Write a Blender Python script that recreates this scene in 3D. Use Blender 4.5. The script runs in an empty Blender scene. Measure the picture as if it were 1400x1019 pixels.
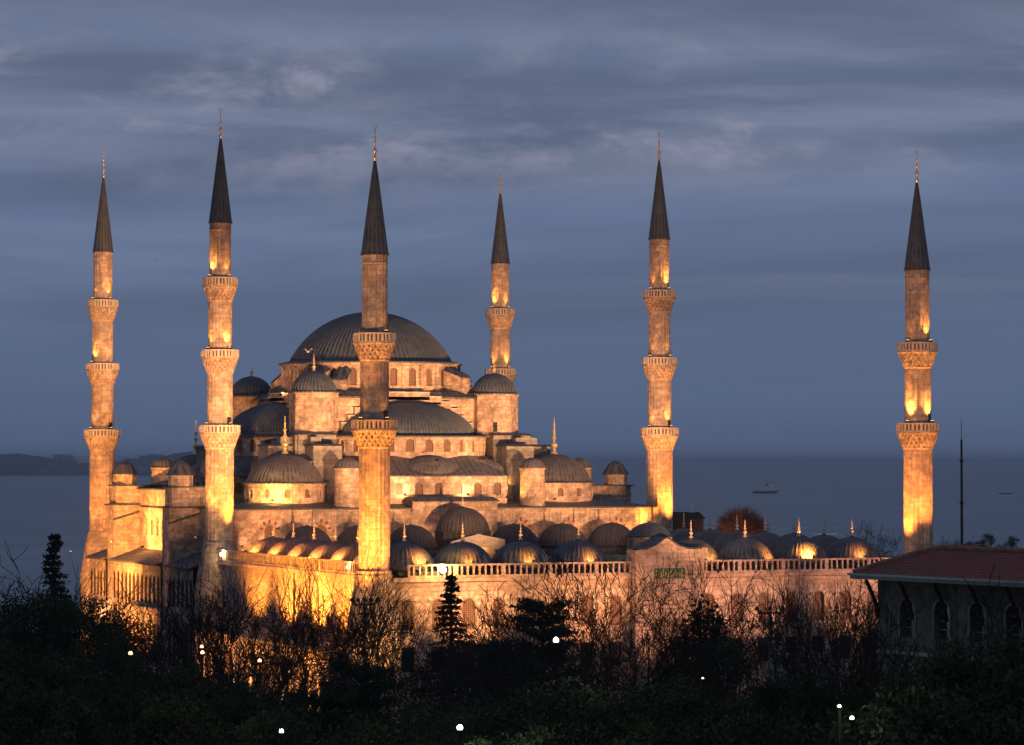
import bpy, math, random
from mathutils import Vector, Matrix
R = math.radians; PI = math.pi
scene = bpy.context.scene
C = scene.collection

# ------------------------------------------------------------------ camera
CAM = Vector((-100.872, -315.552, 25.113)); AZ = 0.412374; PITCH = 0.0305766; FPX = 3964.8
cd = bpy.data.cameras.new('camera'); cam = bpy.data.objects.new('camera', cd); C.objects.link(cam)
cd.sensor_width = 36; cd.lens = FPX/1400*36; cd.clip_start = 1; cd.clip_end = 400000
cam.location = CAM; cam.rotation_euler = (PI/2+PITCH, 0, -AZ)
scene.camera = cam
FWD = Vector((math.sin(AZ)*math.cos(PITCH), math.cos(AZ)*math.cos(PITCH), math.sin(PITCH)))
RGT = Vector((math.cos(AZ), -math.sin(AZ), 0)); UPV = RGT.cross(FWD)
def ground_at(px, d):
    """ground position seen in column px (of 1400) at depth d"""
    p = CAM + (FWD + RGT*((px-700)/FPX))*d
    return p.x, p.y
def z_at(y, d):
    return CAM.z + d*(FWD.z*1.0 - (y-509.5)/FPX*UPV.z)

# ------------------------------------------------------------------ world (dusk sky with cloud bands)
world = bpy.data.worlds.new("World"); scene.world = world; world.use_nodes = True
wt = world.node_tree; wt.nodes.clear()
def wn(t, **k):
    n = wt.nodes.new(t)
    for a, b in k.items(): setattr(n, a, b)
    return n
def build_world():
    L = wt.links.new
    tc = wn('ShaderNodeTexCoord'); sep = wn('ShaderNodeSeparateXYZ'); L(tc.outputs['Generated'], sep.inputs[0])
    grad = wn('ShaderNodeValToRGB'); L(sep.outputs['Z'], grad.inputs[0])
    e = grad.color_ramp.elements
    e[0].position = 0.0; e[0].color = (.074, .108, .188, 1)
    e[1].position = 0.6; e[1].color = (.105, .135, .215, 1)
    for p, c in ((.035, (.084, .124, .215, 1)), (.085, (.108, .150, .250, 1)), (.14, (.125, .162, .255, 1)), (.19, (.112, .142, .225, 1))):
        x = e.new(p); x.color = c
    def noise(scale, sc, loc, detail, rough, dist=0):
        m = wn('ShaderNodeMapping'); m.inputs['Scale'].default_value = sc; m.inputs['Location'].default_value = loc
        L(tc.outputs['Generated'], m.inputs[0])
        n = wn('ShaderNodeTexNoise'); n.inputs['Scale'].default_value = scale; n.inputs['Detail'].default_value = detail
        n.inputs['Roughness'].default_value = rough; n.inputs['Distortion'].default_value = dist
        L(m.outputs[0], n.inputs['Vector']); return n
    def ramp(src, a, b):
        r = wn('ShaderNodeMapRange'); r.interpolation_type = 'SMOOTHSTEP'
        r.inputs['From Min'].default_value = a; r.inputs['From Max'].default_value = b
        L(src, r.inputs['Value']); return r.outputs[0]
    def mul(a, b):
        m = wn('ShaderNodeMath', operation='MULTIPLY'); L(a, m.inputs[0])
        if isinstance(b, float): m.inputs[1].default_value = b
        else: L(b, m.inputs[1])
        return m.outputs[0]
    def mix(fac, a, col):
        m = wn('ShaderNodeMix', data_type='RGBA'); L(fac, m.inputs['Factor']); L(a, m.inputs['A'])
        m.inputs['B'].default_value = col; return m.outputs['Result']
    hi = ramp(sep.outputs['Z'], .01, .10)
    bands = noise(3.2, (1.3, 1.3, 12), (1.3, .4, 2.2), 7, .56, .5)
    dark = noise(2.2, (1.0, 1.0, 9), (5.3, 7.4, .7), 5, .5, .5)
    puff = noise(6.5, (1.0, 1.0, 3.2), (2.6, 3.9, 1.4), 9, .60, .3); puff2 = noise(19.0, (1.0, 1.0, 2.4), (4.1, 1.3, .35), 9, .62, .3)
    c = mix(mul(ramp(dark.outputs['Fac'], .42, .64), .7), grad.outputs[0], (.082, .106, .172, 1))
    c = mix(mul(mul(ramp(bands.outputs['Fac'], .46, .72), hi), .8), c, (.170, .205, .305, 1))
    band = mul(ramp(sep.outputs['Z'], .085, .118), ramp(sep.outputs['Z'], .150, .128))
    wide = mul(ramp(sep.outputs['Z'], .075, .115), ramp(sep.outputs['Z'], .168, .135))
    c = mix(mul(mul(ramp(puff.outputs['Fac'], .42, .64), wide), .55), c, (.225, .240, .330, 1))
    c = mix(mul(mul(mul(ramp(puff2.outputs['Fac'], .47, .64), ramp(puff.outputs['Fac'], .40, .55)), band), .5), c, (.360, .345, .430, 1))
    top = ramp(sep.outputs['Z'], .140, .165)
    c = mix(mul(top, .35), c, (.085, .110, .175, 1))
    bg = wn('ShaderNodeBackground'); bg.inputs['Strength'].default_value = 1.16; L(c, bg.inputs['Color'])
    out = wn('ShaderNodeOutputWorld'); L(bg.outputs[0], out.inputs['Surface'])
build_world()
sd = bpy.data.lights.new('sun', 'SUN'); sd.energy = 0.10; sd.angle = R(25); sd.color = (.75, .85, 1)
so = bpy.data.objects.new('sun', sd); C.objects.link(so); so.rotation_euler = (R(48), 0, R(-20))

scene.view_settings.view_transform = 'Standard'; scene.view_settings.look = 'None'
scene.view_settings.exposure = 0; scene.view_settings.gamma = 1
scene.render.engine = 'CYCLES'
scene.cycles.use_denoising = True
scene.cycles.max_bounces = 5; scene.cycles.diffuse_bounces = 3; scene.cycles.glossy_bounces = 2; scene.cycles.volume_bounces = 0
scene.cycles.use_light_tree = True
scene.cycles.sample_clamp_indirect = 4

# ------------------------------------------------------------------ materials
def mat(name):
    m = bpy.data.materials.new(name); m.use_nodes = True
    return m, m.node_tree, m.node_tree.nodes['Principled BSDF']
def node(t, k, **kw):
    n = t.nodes.new(k)
    for a, b in kw.items(): setattr(n, a, b)
    return n
def tnoise(t, scale, detail=4, rough=.55, vec=None, sc=None):
    n = node(t, 'ShaderNodeTexNoise'); n.inputs['Scale'].default_value = scale
    n.inputs['Detail'].default_value = detail; n.inputs['Roughness'].default_value = rough
    src = vec
    if src is None:
        g = node(t, 'ShaderNodeNewGeometry'); src = g.outputs['Position']
    if sc:
        m = node(t, 'ShaderNodeMapping'); m.inputs['Scale'].default_value = sc; t.links.new(src, m.inputs[0]); src = m.outputs[0]
    t.links.new(src, n.inputs['Vector']); return n.outputs['Fac']
def tramp(t, v, a, b, lo=0., hi=1.):
    r = node(t, 'ShaderNodeMapRange'); r.interpolation_type = 'SMOOTHSTEP'
    for k, x in (('From Min', a), ('From Max', b), ('To Min', lo), ('To Max', hi)): r.inputs[k].default_value = x
    t.links.new(v, r.inputs['Value']); return r.outputs[0]
def tmix(t, fac, a, b):
    m = node(t, 'ShaderNodeMix', data_type='RGBA')
    for k, x in (('Factor', fac), ('A', a), ('B', b)):
        if isinstance(x, (int, float)): m.inputs[k].default_value = x
        elif isinstance(x, tuple): m.inputs[k].default_value = (*x, 1)
        else: t.links.new(x, m.inputs[k])
    return m.outputs['Result']
def tbump(t, p, h, s, d=.05):
    b = node(t, 'ShaderNodeBump'); b.inputs['Strength'].default_value = s; b.inputs['Distance'].default_value = d
    t.links.new(h, b.inputs['Height']); t.links.new(b.outputs[0], p.inputs['Normal'])

def stone(name, c1, c2, stain, bw=1.05, rh=.46, stain_amt=.8, mortar=(.17, .135, .10)):
    m, t, p = mat(name)
    uv = node(t, 'ShaderNodeUVMap').outputs[0]
    br = node(t, 'ShaderNodeTexBrick'); t.links.new(uv, br.inputs['Vector'])
    br.inputs['Scale'].default_value = 1; br.inputs['Brick Width'].default_value = bw; br.inputs['Row Height'].default_value = rh
    br.inputs['Mortar Size'].default_value = .018; br.inputs['Mortar Smooth'].default_value = .4; br.inputs['Bias'].default_value = -.1
    br.inputs['Color1'].default_value = (*c1, 1); br.inputs['Color2'].default_value = (*c2, 1); br.inputs['Mortar'].default_value = (*mortar, 1)
    big = tramp(t, tnoise(t, .42, 7, .72), .47, .62)
    fine = tramp(t, tnoise(t, 1.7, 7, .75), .42, .62)
    streak = tramp(t, tnoise(t, 1.0, 5, .62, sc=(1.6, 1.6, .16)), .5, .68)
    patch = tramp(t, tnoise(t, .9, 5, .6, sc=(1, 1, 2.2)), .45, .70, 0, .7)
    col = tmix(t, fine, br.outputs['Color'], tuple(x*.78 for x in c2)); col = tmix(t, patch, col, tuple(min(1, x*1.12) for x in c1))
    mm = node(t, 'ShaderNodeMath', operation='MAXIMUM'); t.links.new(big, mm.inputs[0]); t.links.new(streak, mm.inputs[1])
    m2 = node(t, 'ShaderNodeMath', operation='MULTIPLY'); t.links.new(mm.outputs[0], m2.inputs[0]); m2.inputs[1].default_value = stain_amt*.8
    col = tmix(t, m2.outputs[0], col, stain)
    t.links.new(col, p.inputs['Base Color']); p.inputs['Roughness'].default_value = .9
    p.inputs['Specular IOR Level'].default_value = .2
    hh = node(t, 'ShaderNodeMath', operation='SUBTRACT'); t.links.new(fine, hh.inputs[0]); t.links.new(br.outputs['Fac'], hh.inputs[1])
    tbump(t, p, hh.outputs[0], .6, .06)
    return m
def plain(name, col, rough=.6, metal=0., var=.3, scale=1.5, bump=0., spec=None):
    m, t, p = mat(name)
    f = tramp(t, tnoise(t, scale, 5, .6), .35, .65)
    c = tmix(t, f, tuple(x*(1-var) for x in col), tuple(min(1, x*(1+var)) for x in col))
    t.links.new(c, p.inputs['Base Color']); p.inputs['Roughness'].default_value = rough; p.inputs['Metallic'].default_value = metal
    if bump: tbump(t, p, f, bump)
    if rough > .75: p.inputs['Specular IOR Level'].default_value = .08
    return m
def emit(name, col, s):
    m, t, p = mat(name)
    p.inputs['Base Color'].default_value = (.8, .8, .8, 1); p.inputs['Emission Color'].default_value = (*col, 1); p.inputs['Emission Strength'].default_value = s
    return m
def leadm(name, c1, c2, metal=.15, rough=.6, seamc=1.75):
    m, t, p = mat(name)
    uv = node(t, 'ShaderNodeUVMap').outputs[0]
    br = node(t, 'ShaderNodeTexBrick'); t.links.new(uv, br.inputs['Vector']); br.inputs['Scale'].default_value = 1
    br.inputs['Brick Width'].default_value = .75; br.inputs['Row Height'].default_value = 1.6; br.inputs['Mortar Size'].default_value = .03
    br.inputs['Color1'].default_value = (*c1, 1); br.inputs['Color2'].default_value = (*c2, 1)
    br.inputs['Mortar'].default_value = (*[x*.35 for x in c1], 1); br.offset = 0; br.inputs['Mortar Size'].default_value = .07; br.inputs['Mortar Smooth'].default_value = .8
    streak = tramp(t, tnoise(t, 1.3, 5, .65), .4, .66)
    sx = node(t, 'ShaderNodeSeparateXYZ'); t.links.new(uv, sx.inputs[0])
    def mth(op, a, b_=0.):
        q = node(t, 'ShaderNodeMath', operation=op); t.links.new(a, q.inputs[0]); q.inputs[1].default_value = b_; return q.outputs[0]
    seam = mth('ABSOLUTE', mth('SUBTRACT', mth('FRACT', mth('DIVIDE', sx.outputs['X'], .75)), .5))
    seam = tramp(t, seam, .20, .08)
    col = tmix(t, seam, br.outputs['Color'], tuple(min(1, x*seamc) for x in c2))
    col = tmix(t, streak, col, tuple(x*1.5 for x in c2))
    t.links.new(col, p.inputs['Base Color']); p.inputs['Roughness'].default_value = rough; p.inputs['Metallic'].default_value = metal
    tbump(t, p, br.outputs['Fac'], -.4, .05)
    return m
STONE = stone('ashlar_stone', (.67, .485, .37), (.38, .27, .20), (.15, .125, .115))
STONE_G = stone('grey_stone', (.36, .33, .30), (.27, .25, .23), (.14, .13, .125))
STONE_M = stone('minaret_stone', (.64, .47, .36), (.39, .28, .215), (.18, .155, .14), .85, .55, .75)
STONE_W = stone('courtyard_wall_stone', (.58, .43, .36), (.38, .28, .235), (.24, .19, .165), .85, .42, .6)
STONE_K = stone('dark_stone', (.30, .24, .19), (.22, .17, .13), (.11, .09, .08), .9, .4)
MARBLE = plain('pale_marble', (.52, .44, .36), .6, 0, .18, 3)
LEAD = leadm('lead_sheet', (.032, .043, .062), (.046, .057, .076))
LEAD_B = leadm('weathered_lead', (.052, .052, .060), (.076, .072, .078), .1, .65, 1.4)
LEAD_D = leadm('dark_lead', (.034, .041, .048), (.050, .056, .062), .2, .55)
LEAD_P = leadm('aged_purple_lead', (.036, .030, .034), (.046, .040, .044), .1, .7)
GOLD = plain('gilded_metal', (.80, .58, .28), .38, .6, .1, 4)
RED = plain('red_stone', (.20, .075, .05), .85, 0, .2, 4)
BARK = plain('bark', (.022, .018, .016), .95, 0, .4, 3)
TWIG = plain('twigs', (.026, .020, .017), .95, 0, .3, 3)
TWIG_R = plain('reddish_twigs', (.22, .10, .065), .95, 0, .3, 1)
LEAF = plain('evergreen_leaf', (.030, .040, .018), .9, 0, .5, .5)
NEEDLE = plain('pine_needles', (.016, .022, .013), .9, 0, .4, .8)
IRON = plain('dark_iron', (.04, .04, .045), .5, .5, .2, 4)
STEEL = plain('grey_steel', (.22, .24, .26), .45, .5, .15, 4)
WOOD = plain('dark_wood', (.03, .022, .018), .8, 0, .3, 3)
WHITE = plain('white_paint', (.75, .75, .75), .5, 0, .08, 2)
HULL = plain('dark_hull', (.03, .035, .05), .5, 0, .2, .2)
ARCH_SHADE = plain('painted_arch_shade', (.05, .025, .015), .9, 0, .3, 2)
GLASS = plain('dark_window', (.03, .03, .035), .2, 0, .2, 2)
SODIUM = emit('sodium_lens', (1, .5, .14), 7)
GLARE = emit('glaring_lens', (1, .66, .26), 60)
COOL = emit('white_globe', (.85, 1, .66), 3.0)
WARMW = emit('warm_globe', (1, .46, .20), 2.2)
def lattice():
    m, t, p = mat('window_lattice')
    uv = node(t, 'ShaderNodeUVMap').outputs[0]
    v = node(t, 'ShaderNodeTexVoronoi'); t.links.new(uv, v.inputs['Vector']); v.inputs['Scale'].default_value = 4.5; v.inputs['Randomness'].default_value = .15
    f = tramp(t, v.outputs['Distance'], .22, .34)
    t.links.new(tmix(t, f, (.035, .022, .02), (.17, .10, .07)), p.inputs['Base Color']); p.inputs['Roughness'].default_value = .8
    return m
LATTICE = lattice()
def roof_tiles():
    m, t, p = mat('terracotta_tiles')
    uv = node(t, 'ShaderNodeUVMap').outputs[0]
    br = node(t, 'ShaderNodeTexBrick'); t.links.new(uv, br.inputs['Vector']); br.inputs['Scale'].default_value = 1
    br.inputs['Brick Width'].default_value = .22; br.inputs['Row Height'].default_value = .34; br.inputs['Mortar Size'].default_value = .03
    br.inputs['Color1'].default_value = (.34, .066, .036, 1); br.inputs['Color2'].default_value = (.24, .050, .030, 1); br.inputs['Mortar'].default_value = (.03, .012, .01, 1)
    f = tramp(t, tnoise(t, 1.2, 5, .65), .4, .7)
    t.links.new(tmix(t, f, br.outputs['Color'], (.10, .045, .035)), p.inputs['Base Color']); p.inputs['Roughness'].default_value = .85
    tbump(t, p, br.outputs['Fac'], -1, .06)
    return m
TILES = roof_tiles()
def sea_mat():
    m, t, p = mat('sea_water')
    n1 = tnoise(t, .02, 8, .75, sc=(.5, 1.0, 1))
    n2 = tnoise(t, .0035, 3, .6, sc=(.35, 1.6, 1))
    f = tramp(t, n2, .4, .62)
    t.links.new(tmix(t, f, (.18, .215, .26), (.23, .27, .325)), p.inputs['Base Color'])
    p.inputs['Roughness'].default_value = .42; p.inputs['IOR'].default_value = 1.33
    tbump(t, p, n1, .55, 6)
    return m
SEA = sea_mat()
GRASS = plain('night_grass', (.035, .045, .025), .95, 0, .4, .3)
ASPHALT = plain('path_asphalt', (.06, .06, .06), .9, 0, .2, .5)
HILLM = plain('far_hill', (.030, .042, .060), 1, 0, .25, .002)

# ------------------------------------------------------------------ mesh builder
class MB:
    def __init__(s, t=None): s.v = []; s.f = []; s.uv = []; s.t = t
    def face(s, pts, uv=None):
        if s.t: pts = [s.t(p) for p in pts]
        if uv is None:
            a = Vector(pts[0]); n = Vector((0, 0, 0))
            for i in range(1, len(pts)-1): n += (Vector(pts[i])-a).cross(Vector(pts[i+1])-a)
            if n.length > 0: n.normalize()
            if abs(n.z) > .75: uv = [(p[0], p[1]) for p in pts]
            else:
                h = Vector((-n.y, n.x, 0)); h.normalize()
                uv = [(p[0]*h.x+p[1]*h.y, p[2]/max(.3, math.sqrt(1-n.z*n.z))) for p in pts]
        k = len(s.v); s.v += [tuple(p) for p in pts]; s.f.append(tuple(range(k, k+len(pts)))); s.uv += uv
    def box(s, x0, x1, y0, y1, z0, z1):
        s.loft([(x0, y0), (x1, y0), (x1, y1), (x0, y1)], z0, [(x0, y0), (x1, y0), (x1, y1), (x0, y1)], z1)
    def loft(s, p0, z0, p1, z1, cap=True, bot=True):
        n = len(p0)
        for i in range(n):
            j = (i+1) % n
            s.face([(*p0[i], z0), (*p0[j], z0), (*p1[j], z1), (*p1[i], z1)])
        if cap: s.face([(*p, z1) for p in p1])
        if bot: s.face([(*p, z0) for p in reversed(p0)])
    def prism(s, p, z0, z1): s.loft(p, z0, p, z1)
    def hexa(s, a, b):
        """solid between two quads a and b (4 points each)"""
        s.face(list(reversed(a))); s.face(b)
        for i in range(4):
            j = (i+1) % 4; s.face([a[i], a[j], b[j], b[i]])
    def tube(s, p0, p1, r0, r1, n=3):
        p0 = Vector(p0); p1 = Vector(p1); d = (p1-p0)
        if d.length < 1e-6: return
        d.normalize(); a = d.orthogonal().normalized(); b = d.cross(a)
        c0 = [p0+(a*math.cos(2*PI*i/n)+b*math.sin(2*PI*i/n))*r0 for i in range(n)]
        c1 = [p1+(a*math.cos(2*PI*i/n)+b*math.sin(2*PI*i/n))*r1 for i in range(n)]
        for i in range(n):
            j = (i+1) % n; s.face([c0[i], c0[j], c1[j], c1[i]], [(0, 0), (.1, 0), (.1, .1), (0, .1)])
    def lathe(s, prof, c=(0, 0), n=32, a0=0., a1=2*PI, ribs=0, rh=.08, rw=.3, flute=0., sx=1., sy=1.):
        """revolve (r, z) profile; ribs = raised seams, flute = hollow between arrises"""
        ang = []
        if ribs:
            st = (a1-a0)/ribs
            for i in range(ribs):
                b = a0+i*st; w = st*rw
                ang += [(b, 0), (b+st*.5-w/2, 0), (b+st*.5-w/4, 1), (b+st*.5+w/4, 1), (b+st*.5+w/2, 0)]
            ang.append((a1, 0))
        else:
            for i in range(n+1): ang.append((a0+(a1-a0)*i/n, -1 if (flute and i % 2) else 0))
        L = [0]
        for i in range(1, len(prof)): L.append(L[-1]+math.dist(prof[i-1], prof[i]))
        R0 = max(p[0] for p in prof); ku = .75*ribs/(a1-a0) if ribs else R0
        def pt(th, dr, i):
            r, z = prof[i]
            rr = r + (dr*(rh if ribs else flute) if r > .15 else 0)
            return (c[0]+rr*math.cos(th)*sx, c[1]+rr*math.sin(th)*sy, z)
        for k in range(len(ang)-1):
            (t0, d0), (t1, d1) = ang[k], ang[k+1]
            for i in range(len(prof)-1):
                s.face([pt(t0, d0, i), pt(t1, d1, i), pt(t1, d1, i+1), pt(t0, d0, i+1)],
                       [(t0*ku, prof[0][1]+L[i]), (t1*ku, prof[0][1]+L[i]), (t1*ku, prof[0][1]+L[i+1]), (t0*ku, prof[0][1]+L[i+1])])
    def build(s, name, material, parent=None, smooth=False, merge=False):
        me = bpy.data.meshes.new(name)
        off = Vector((0, 0, 0)); q = parent
        while q is not None: off += q.location; q = q.parent
        me.from_pydata([(a-off.x, b-off.y, c-off.z) for a, b, c in s.v], [], s.f)
        uvl = me.uv_layers.new(name='UVMap'); uvl.data.foreach_set('uv', [x for p in s.uv for x in p])
        me.materials.append(material)
        if merge:
            import bmesh
            bm = bmesh.new(); bm.from_mesh(me); bmesh.ops.remove_doubles(bm, verts=bm.verts, dist=1e-4); bm.to_mesh(me); bm.free()
        if smooth: me.polygons.foreach_set('use_smooth', [True]*len(me.polygons))
        o = bpy.data.objects.new(name, me); C.objects.link(o); o.parent = parent
        return o
def tag(o, label=None, cat=None, group=None, kind=None):
    if label: o['label'] = label
    if cat: o['category'] = cat
    if group: o['group'] = group
    if kind: o['kind'] = kind
    return o
def empty(name, loc, label, cat, group=None):
    o = bpy.data.objects.new(name, None); C.objects.link(o); o.location = loc; o.empty_display_size = .5
    return tag(o, label, cat, group)
def copy_tree(o, parent=None):
    c = o.copy(); C.objects.link(c); c.parent = parent
    for ch in list(o.children): copy_tree(ch, c)
    return c
def plane_map(o, t, n):
    return lambda u, v, d: (o[0]+t[0]*u-n[0]*d, o[1]+t[1]*u-n[1]*d, v)
def cyl_map(c, rad):
    return lambda u, v, d: (c[0]+(rad-d)*math.cos(u/rad), c[1]+(rad-d)*math.sin(u/rad), v)
def arch_pts(uc, hw, sill, spring, pointed=False, n=8):
    """outline of an arched opening, from left sill over the arch to right sill"""
    pts = [(uc-hw, sill), (uc-hw, spring)]
    for i in range(1, n):
        a = PI - PI*i/n
        y = math.sin(a)*(1.15 if pointed else 1.0)
        if pointed: y *= 1+.18*(1-abs(math.cos(a)))
        pts.append((uc+hw*math.cos(a), spring+hw*y))
    pts += [(uc+hw, spring), (uc+hw, sill)]
    return pts
def arch_wall(mb, mp, u0, bays, z0, z1, reveal=.3, pointed=False):
    """bays: list of (width, None | (half_width, sill, spring)); returns openings' outlines"""
    outs = []; u = u0
    F = lambda q: mb.face([mp(a, b, 0) for a, b in q], list(q))
    for w, op in bays:
        if op is None:
            F([(u, z0), (u+w, z0), (u+w, z1), (u, z1)])
        else:
            hw, sill, spring = op; uc = u+w/2
            P = arch_pts(uc, hw, sill, spring, pointed)
            F([(u, z0), (uc-hw, z0), (uc-hw, z1), (u, z1)])
            F([(uc+hw, z0), (u+w, z0), (u+w, z1), (uc+hw, z1)])
            if sill > z0+.01: F([(uc-hw, z0), (uc+hw, z0), (uc+hw, sill), (uc-hw, sill)])
            A = P[1:-1]
            for i in range(len(A)-1):
                F([A[i], A[i+1], (A[i+1][0], z1), (A[i][0], z1)])
            for i in range(len(P)-1):
                a, b = P[i], P[i+1]
                mb.face([mp(*a, 0), mp(*a, reveal), mp(*b, reveal), mp(*b, 0)])
            if sill > z0+.01: mb.face([mp(uc-hw, sill, 0), mp(uc+hw, sill, 0), mp(uc+hw, sill, reveal), mp(uc-hw, sill, reveal)])
            outs.append(P)
        u += w
    return outs
def panes(outs, mp, parent, depth=.28, m=None, name='window_or_shade_panel', t=None, frame=True, fm=None):
    for P in outs:
        b = MB(t)
        n = len(P)
        for i in range(1, n//2):     # fan in slabs, left to right
            b.face([mp(*P[i], depth), mp(*P[i+1], depth), mp(*P[n-2-i], depth), mp(*P[n-1-i], depth)],
                   [P[i], P[i+1], P[n-2-i], P[n-1-i]])
        b.face([mp(*P[0], depth), mp(*P[1], depth), mp(*P[n-2], depth), mp(*P[n-1], depth)], [P[0], P[1], P[n-2], P[n-1]])
        o = b.build(name, m or LATTICE, parent)
        if frame:
            f = MB(t); w = .11; uc = (P[0][0]+P[-1][0])/2; sp = P[1][1]
            def ex(q):
                dx = q[0]-uc; dz = max(0, q[1]-sp); l = math.hypot(dx, dz) or 1
                return (q[0]+dx/l*w, q[1]+(dz/l*w))
            for i in range(n-1):
                a, c2 = P[i], P[i+1]; ea, eb = ex(a), ex(c2)
                f.face([mp(*a, -.07), mp(*c2, -.07), mp(*eb, -.07), mp(*ea, -.07)])
                f.face([mp(*ea, -.07), mp(*eb, -.07), mp(*eb, .02), mp(*ea, .02)])
                f.face([mp(*a, .02), mp(*c2, .02), mp(*c2, -.07), mp(*a, -.07)])
            f.build('frame', fm or STONE, o)
def cap_prof(rb, z0, h, n=12, r_top=0.02, lip=.18):
    """dome profile: small lip then a cap of height h"""
    Rs = (rb*rb+h*h)/(2*h); a1 = math.asin(min(1, rb/Rs)); a1 = a1 if h <= rb else PI-a1
    pr = [(rb+lip, z0-.12), (rb+lip, z0)]
    for i in range(n+1):
        a = a1*(1-i/n)
        pr.append((max(r_top, Rs*math.sin(a)), z0+h-Rs+Rs*math.cos(a)))
    return pr
def finial_prof(z, h):
    k = h
    return [(.05*k, z-.15), (.085*k, z+.02*k), (.035*k, z+.10*k), (.035*k, z+.16*k), (.075*k, z+.22*k), (.075*k, z+.27*k), (.022*k, z+.34*k), (.022*k, z+.40*k),
            (.055*k, z+.46*k), (.022*k, z+.53*k), (.02*k, z+.58*k), (.040*k, z+.63*k), (.015*k, z+.69*k), (.014*k, z+.76*k), (.028*k, z+.80*k), (.010*k, z+.85*k), (.006*k, z+k)]
def finial(c, z, h, parent, t=None, crescent=False, m=None, fat=1.0):
    b = MB(t); b.lathe([(r*fat, zz) for r, zz in finial_prof(z, h)], c, 10)
    if crescent:
        zc = z+h*.93; rr = h*.055
        for i in range(10):
            a = R(-50)+R(280)*i/10-PI/2+R(-40)+R(40); a = -PI/2-R(130)+R(260)*i/10; a2 = a+R(26)
            b.tube((c[0]+rr*math.cos(a), c[1], zc+rr*math.sin(a)), (c[0]+rr*math.cos(a2), c[1], zc+rr*math.sin(a2)), .03, .03, 4)
    return b.build('finial', m or GOLD, parent)
def circle(c, r, n, ph=0): return [(c[0]+r*math.cos(ph+2*PI*i/n), c[1]+r*math.sin(ph+2*PI*i/n)) for i in range(n)]

# ------------------------------------------------------------------ lamps
SOD = (1, .40, .07); AMB = (1, .43, .11); PEACH = (1, .46, .18)
_fl = []
def flood_proto():
    b = MB(); b.loft([(-.11, -.09), (.11, -.09), (.11, .09), (-.11, .09)], .12, [(-.2, -.16), (.2, -.16), (.2, .16), (-.2, .16)], -.12, True, True)
    l = MB(); l.box(-.17, .17, -.13, .13, -.145, -.125)
    k = MB(); k.box(-.25, -.22, -.03, .03, -.02, .34); k.box(.22, .25, -.03, .03, -.02, .34); k.box(-.25, .25, -.03, .03, .34, .37)
    out = []
    for bb, n, m in ((b, 'housing', IRON), (l, 'lens', SODIUM), (k, 'bracket', IRON)):
        o = bb.build(n, m); out.append(o.data); bpy.data.objects.remove(o)
    return out
FLM = flood_proto()
def floodlight(loc, target, power, label, color=SOD, angle=70, size=.25, group='floodlights', blend=.8, scale=.75):
    e = empty('floodlight', loc, label, 'floodlight', group)
    d = Vector(target)-Vector(loc); e.rotation_mode = 'QUATERNION'; e.rotation_quaternion = d.to_track_quat('-Z', 'Y'); e.scale = (scale,)*3
    for n, me in zip(('housing', 'lens', 'bracket'), FLM):
        o = bpy.data.objects.new(n, me); C.objects.link(o); o.parent = e
    ld = bpy.data.lights.new('flood_beam', 'SPOT'); ld.energy = power; ld.color = color; ld.spot_size = R(angle); ld.spot_blend = blend; ld.shadow_soft_size = size
    lo = bpy.data.objects.new('flood_beam', ld); C.objects.link(lo); lo.parent = e; lo.location = (0, 0, -.2)
    return e

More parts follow.
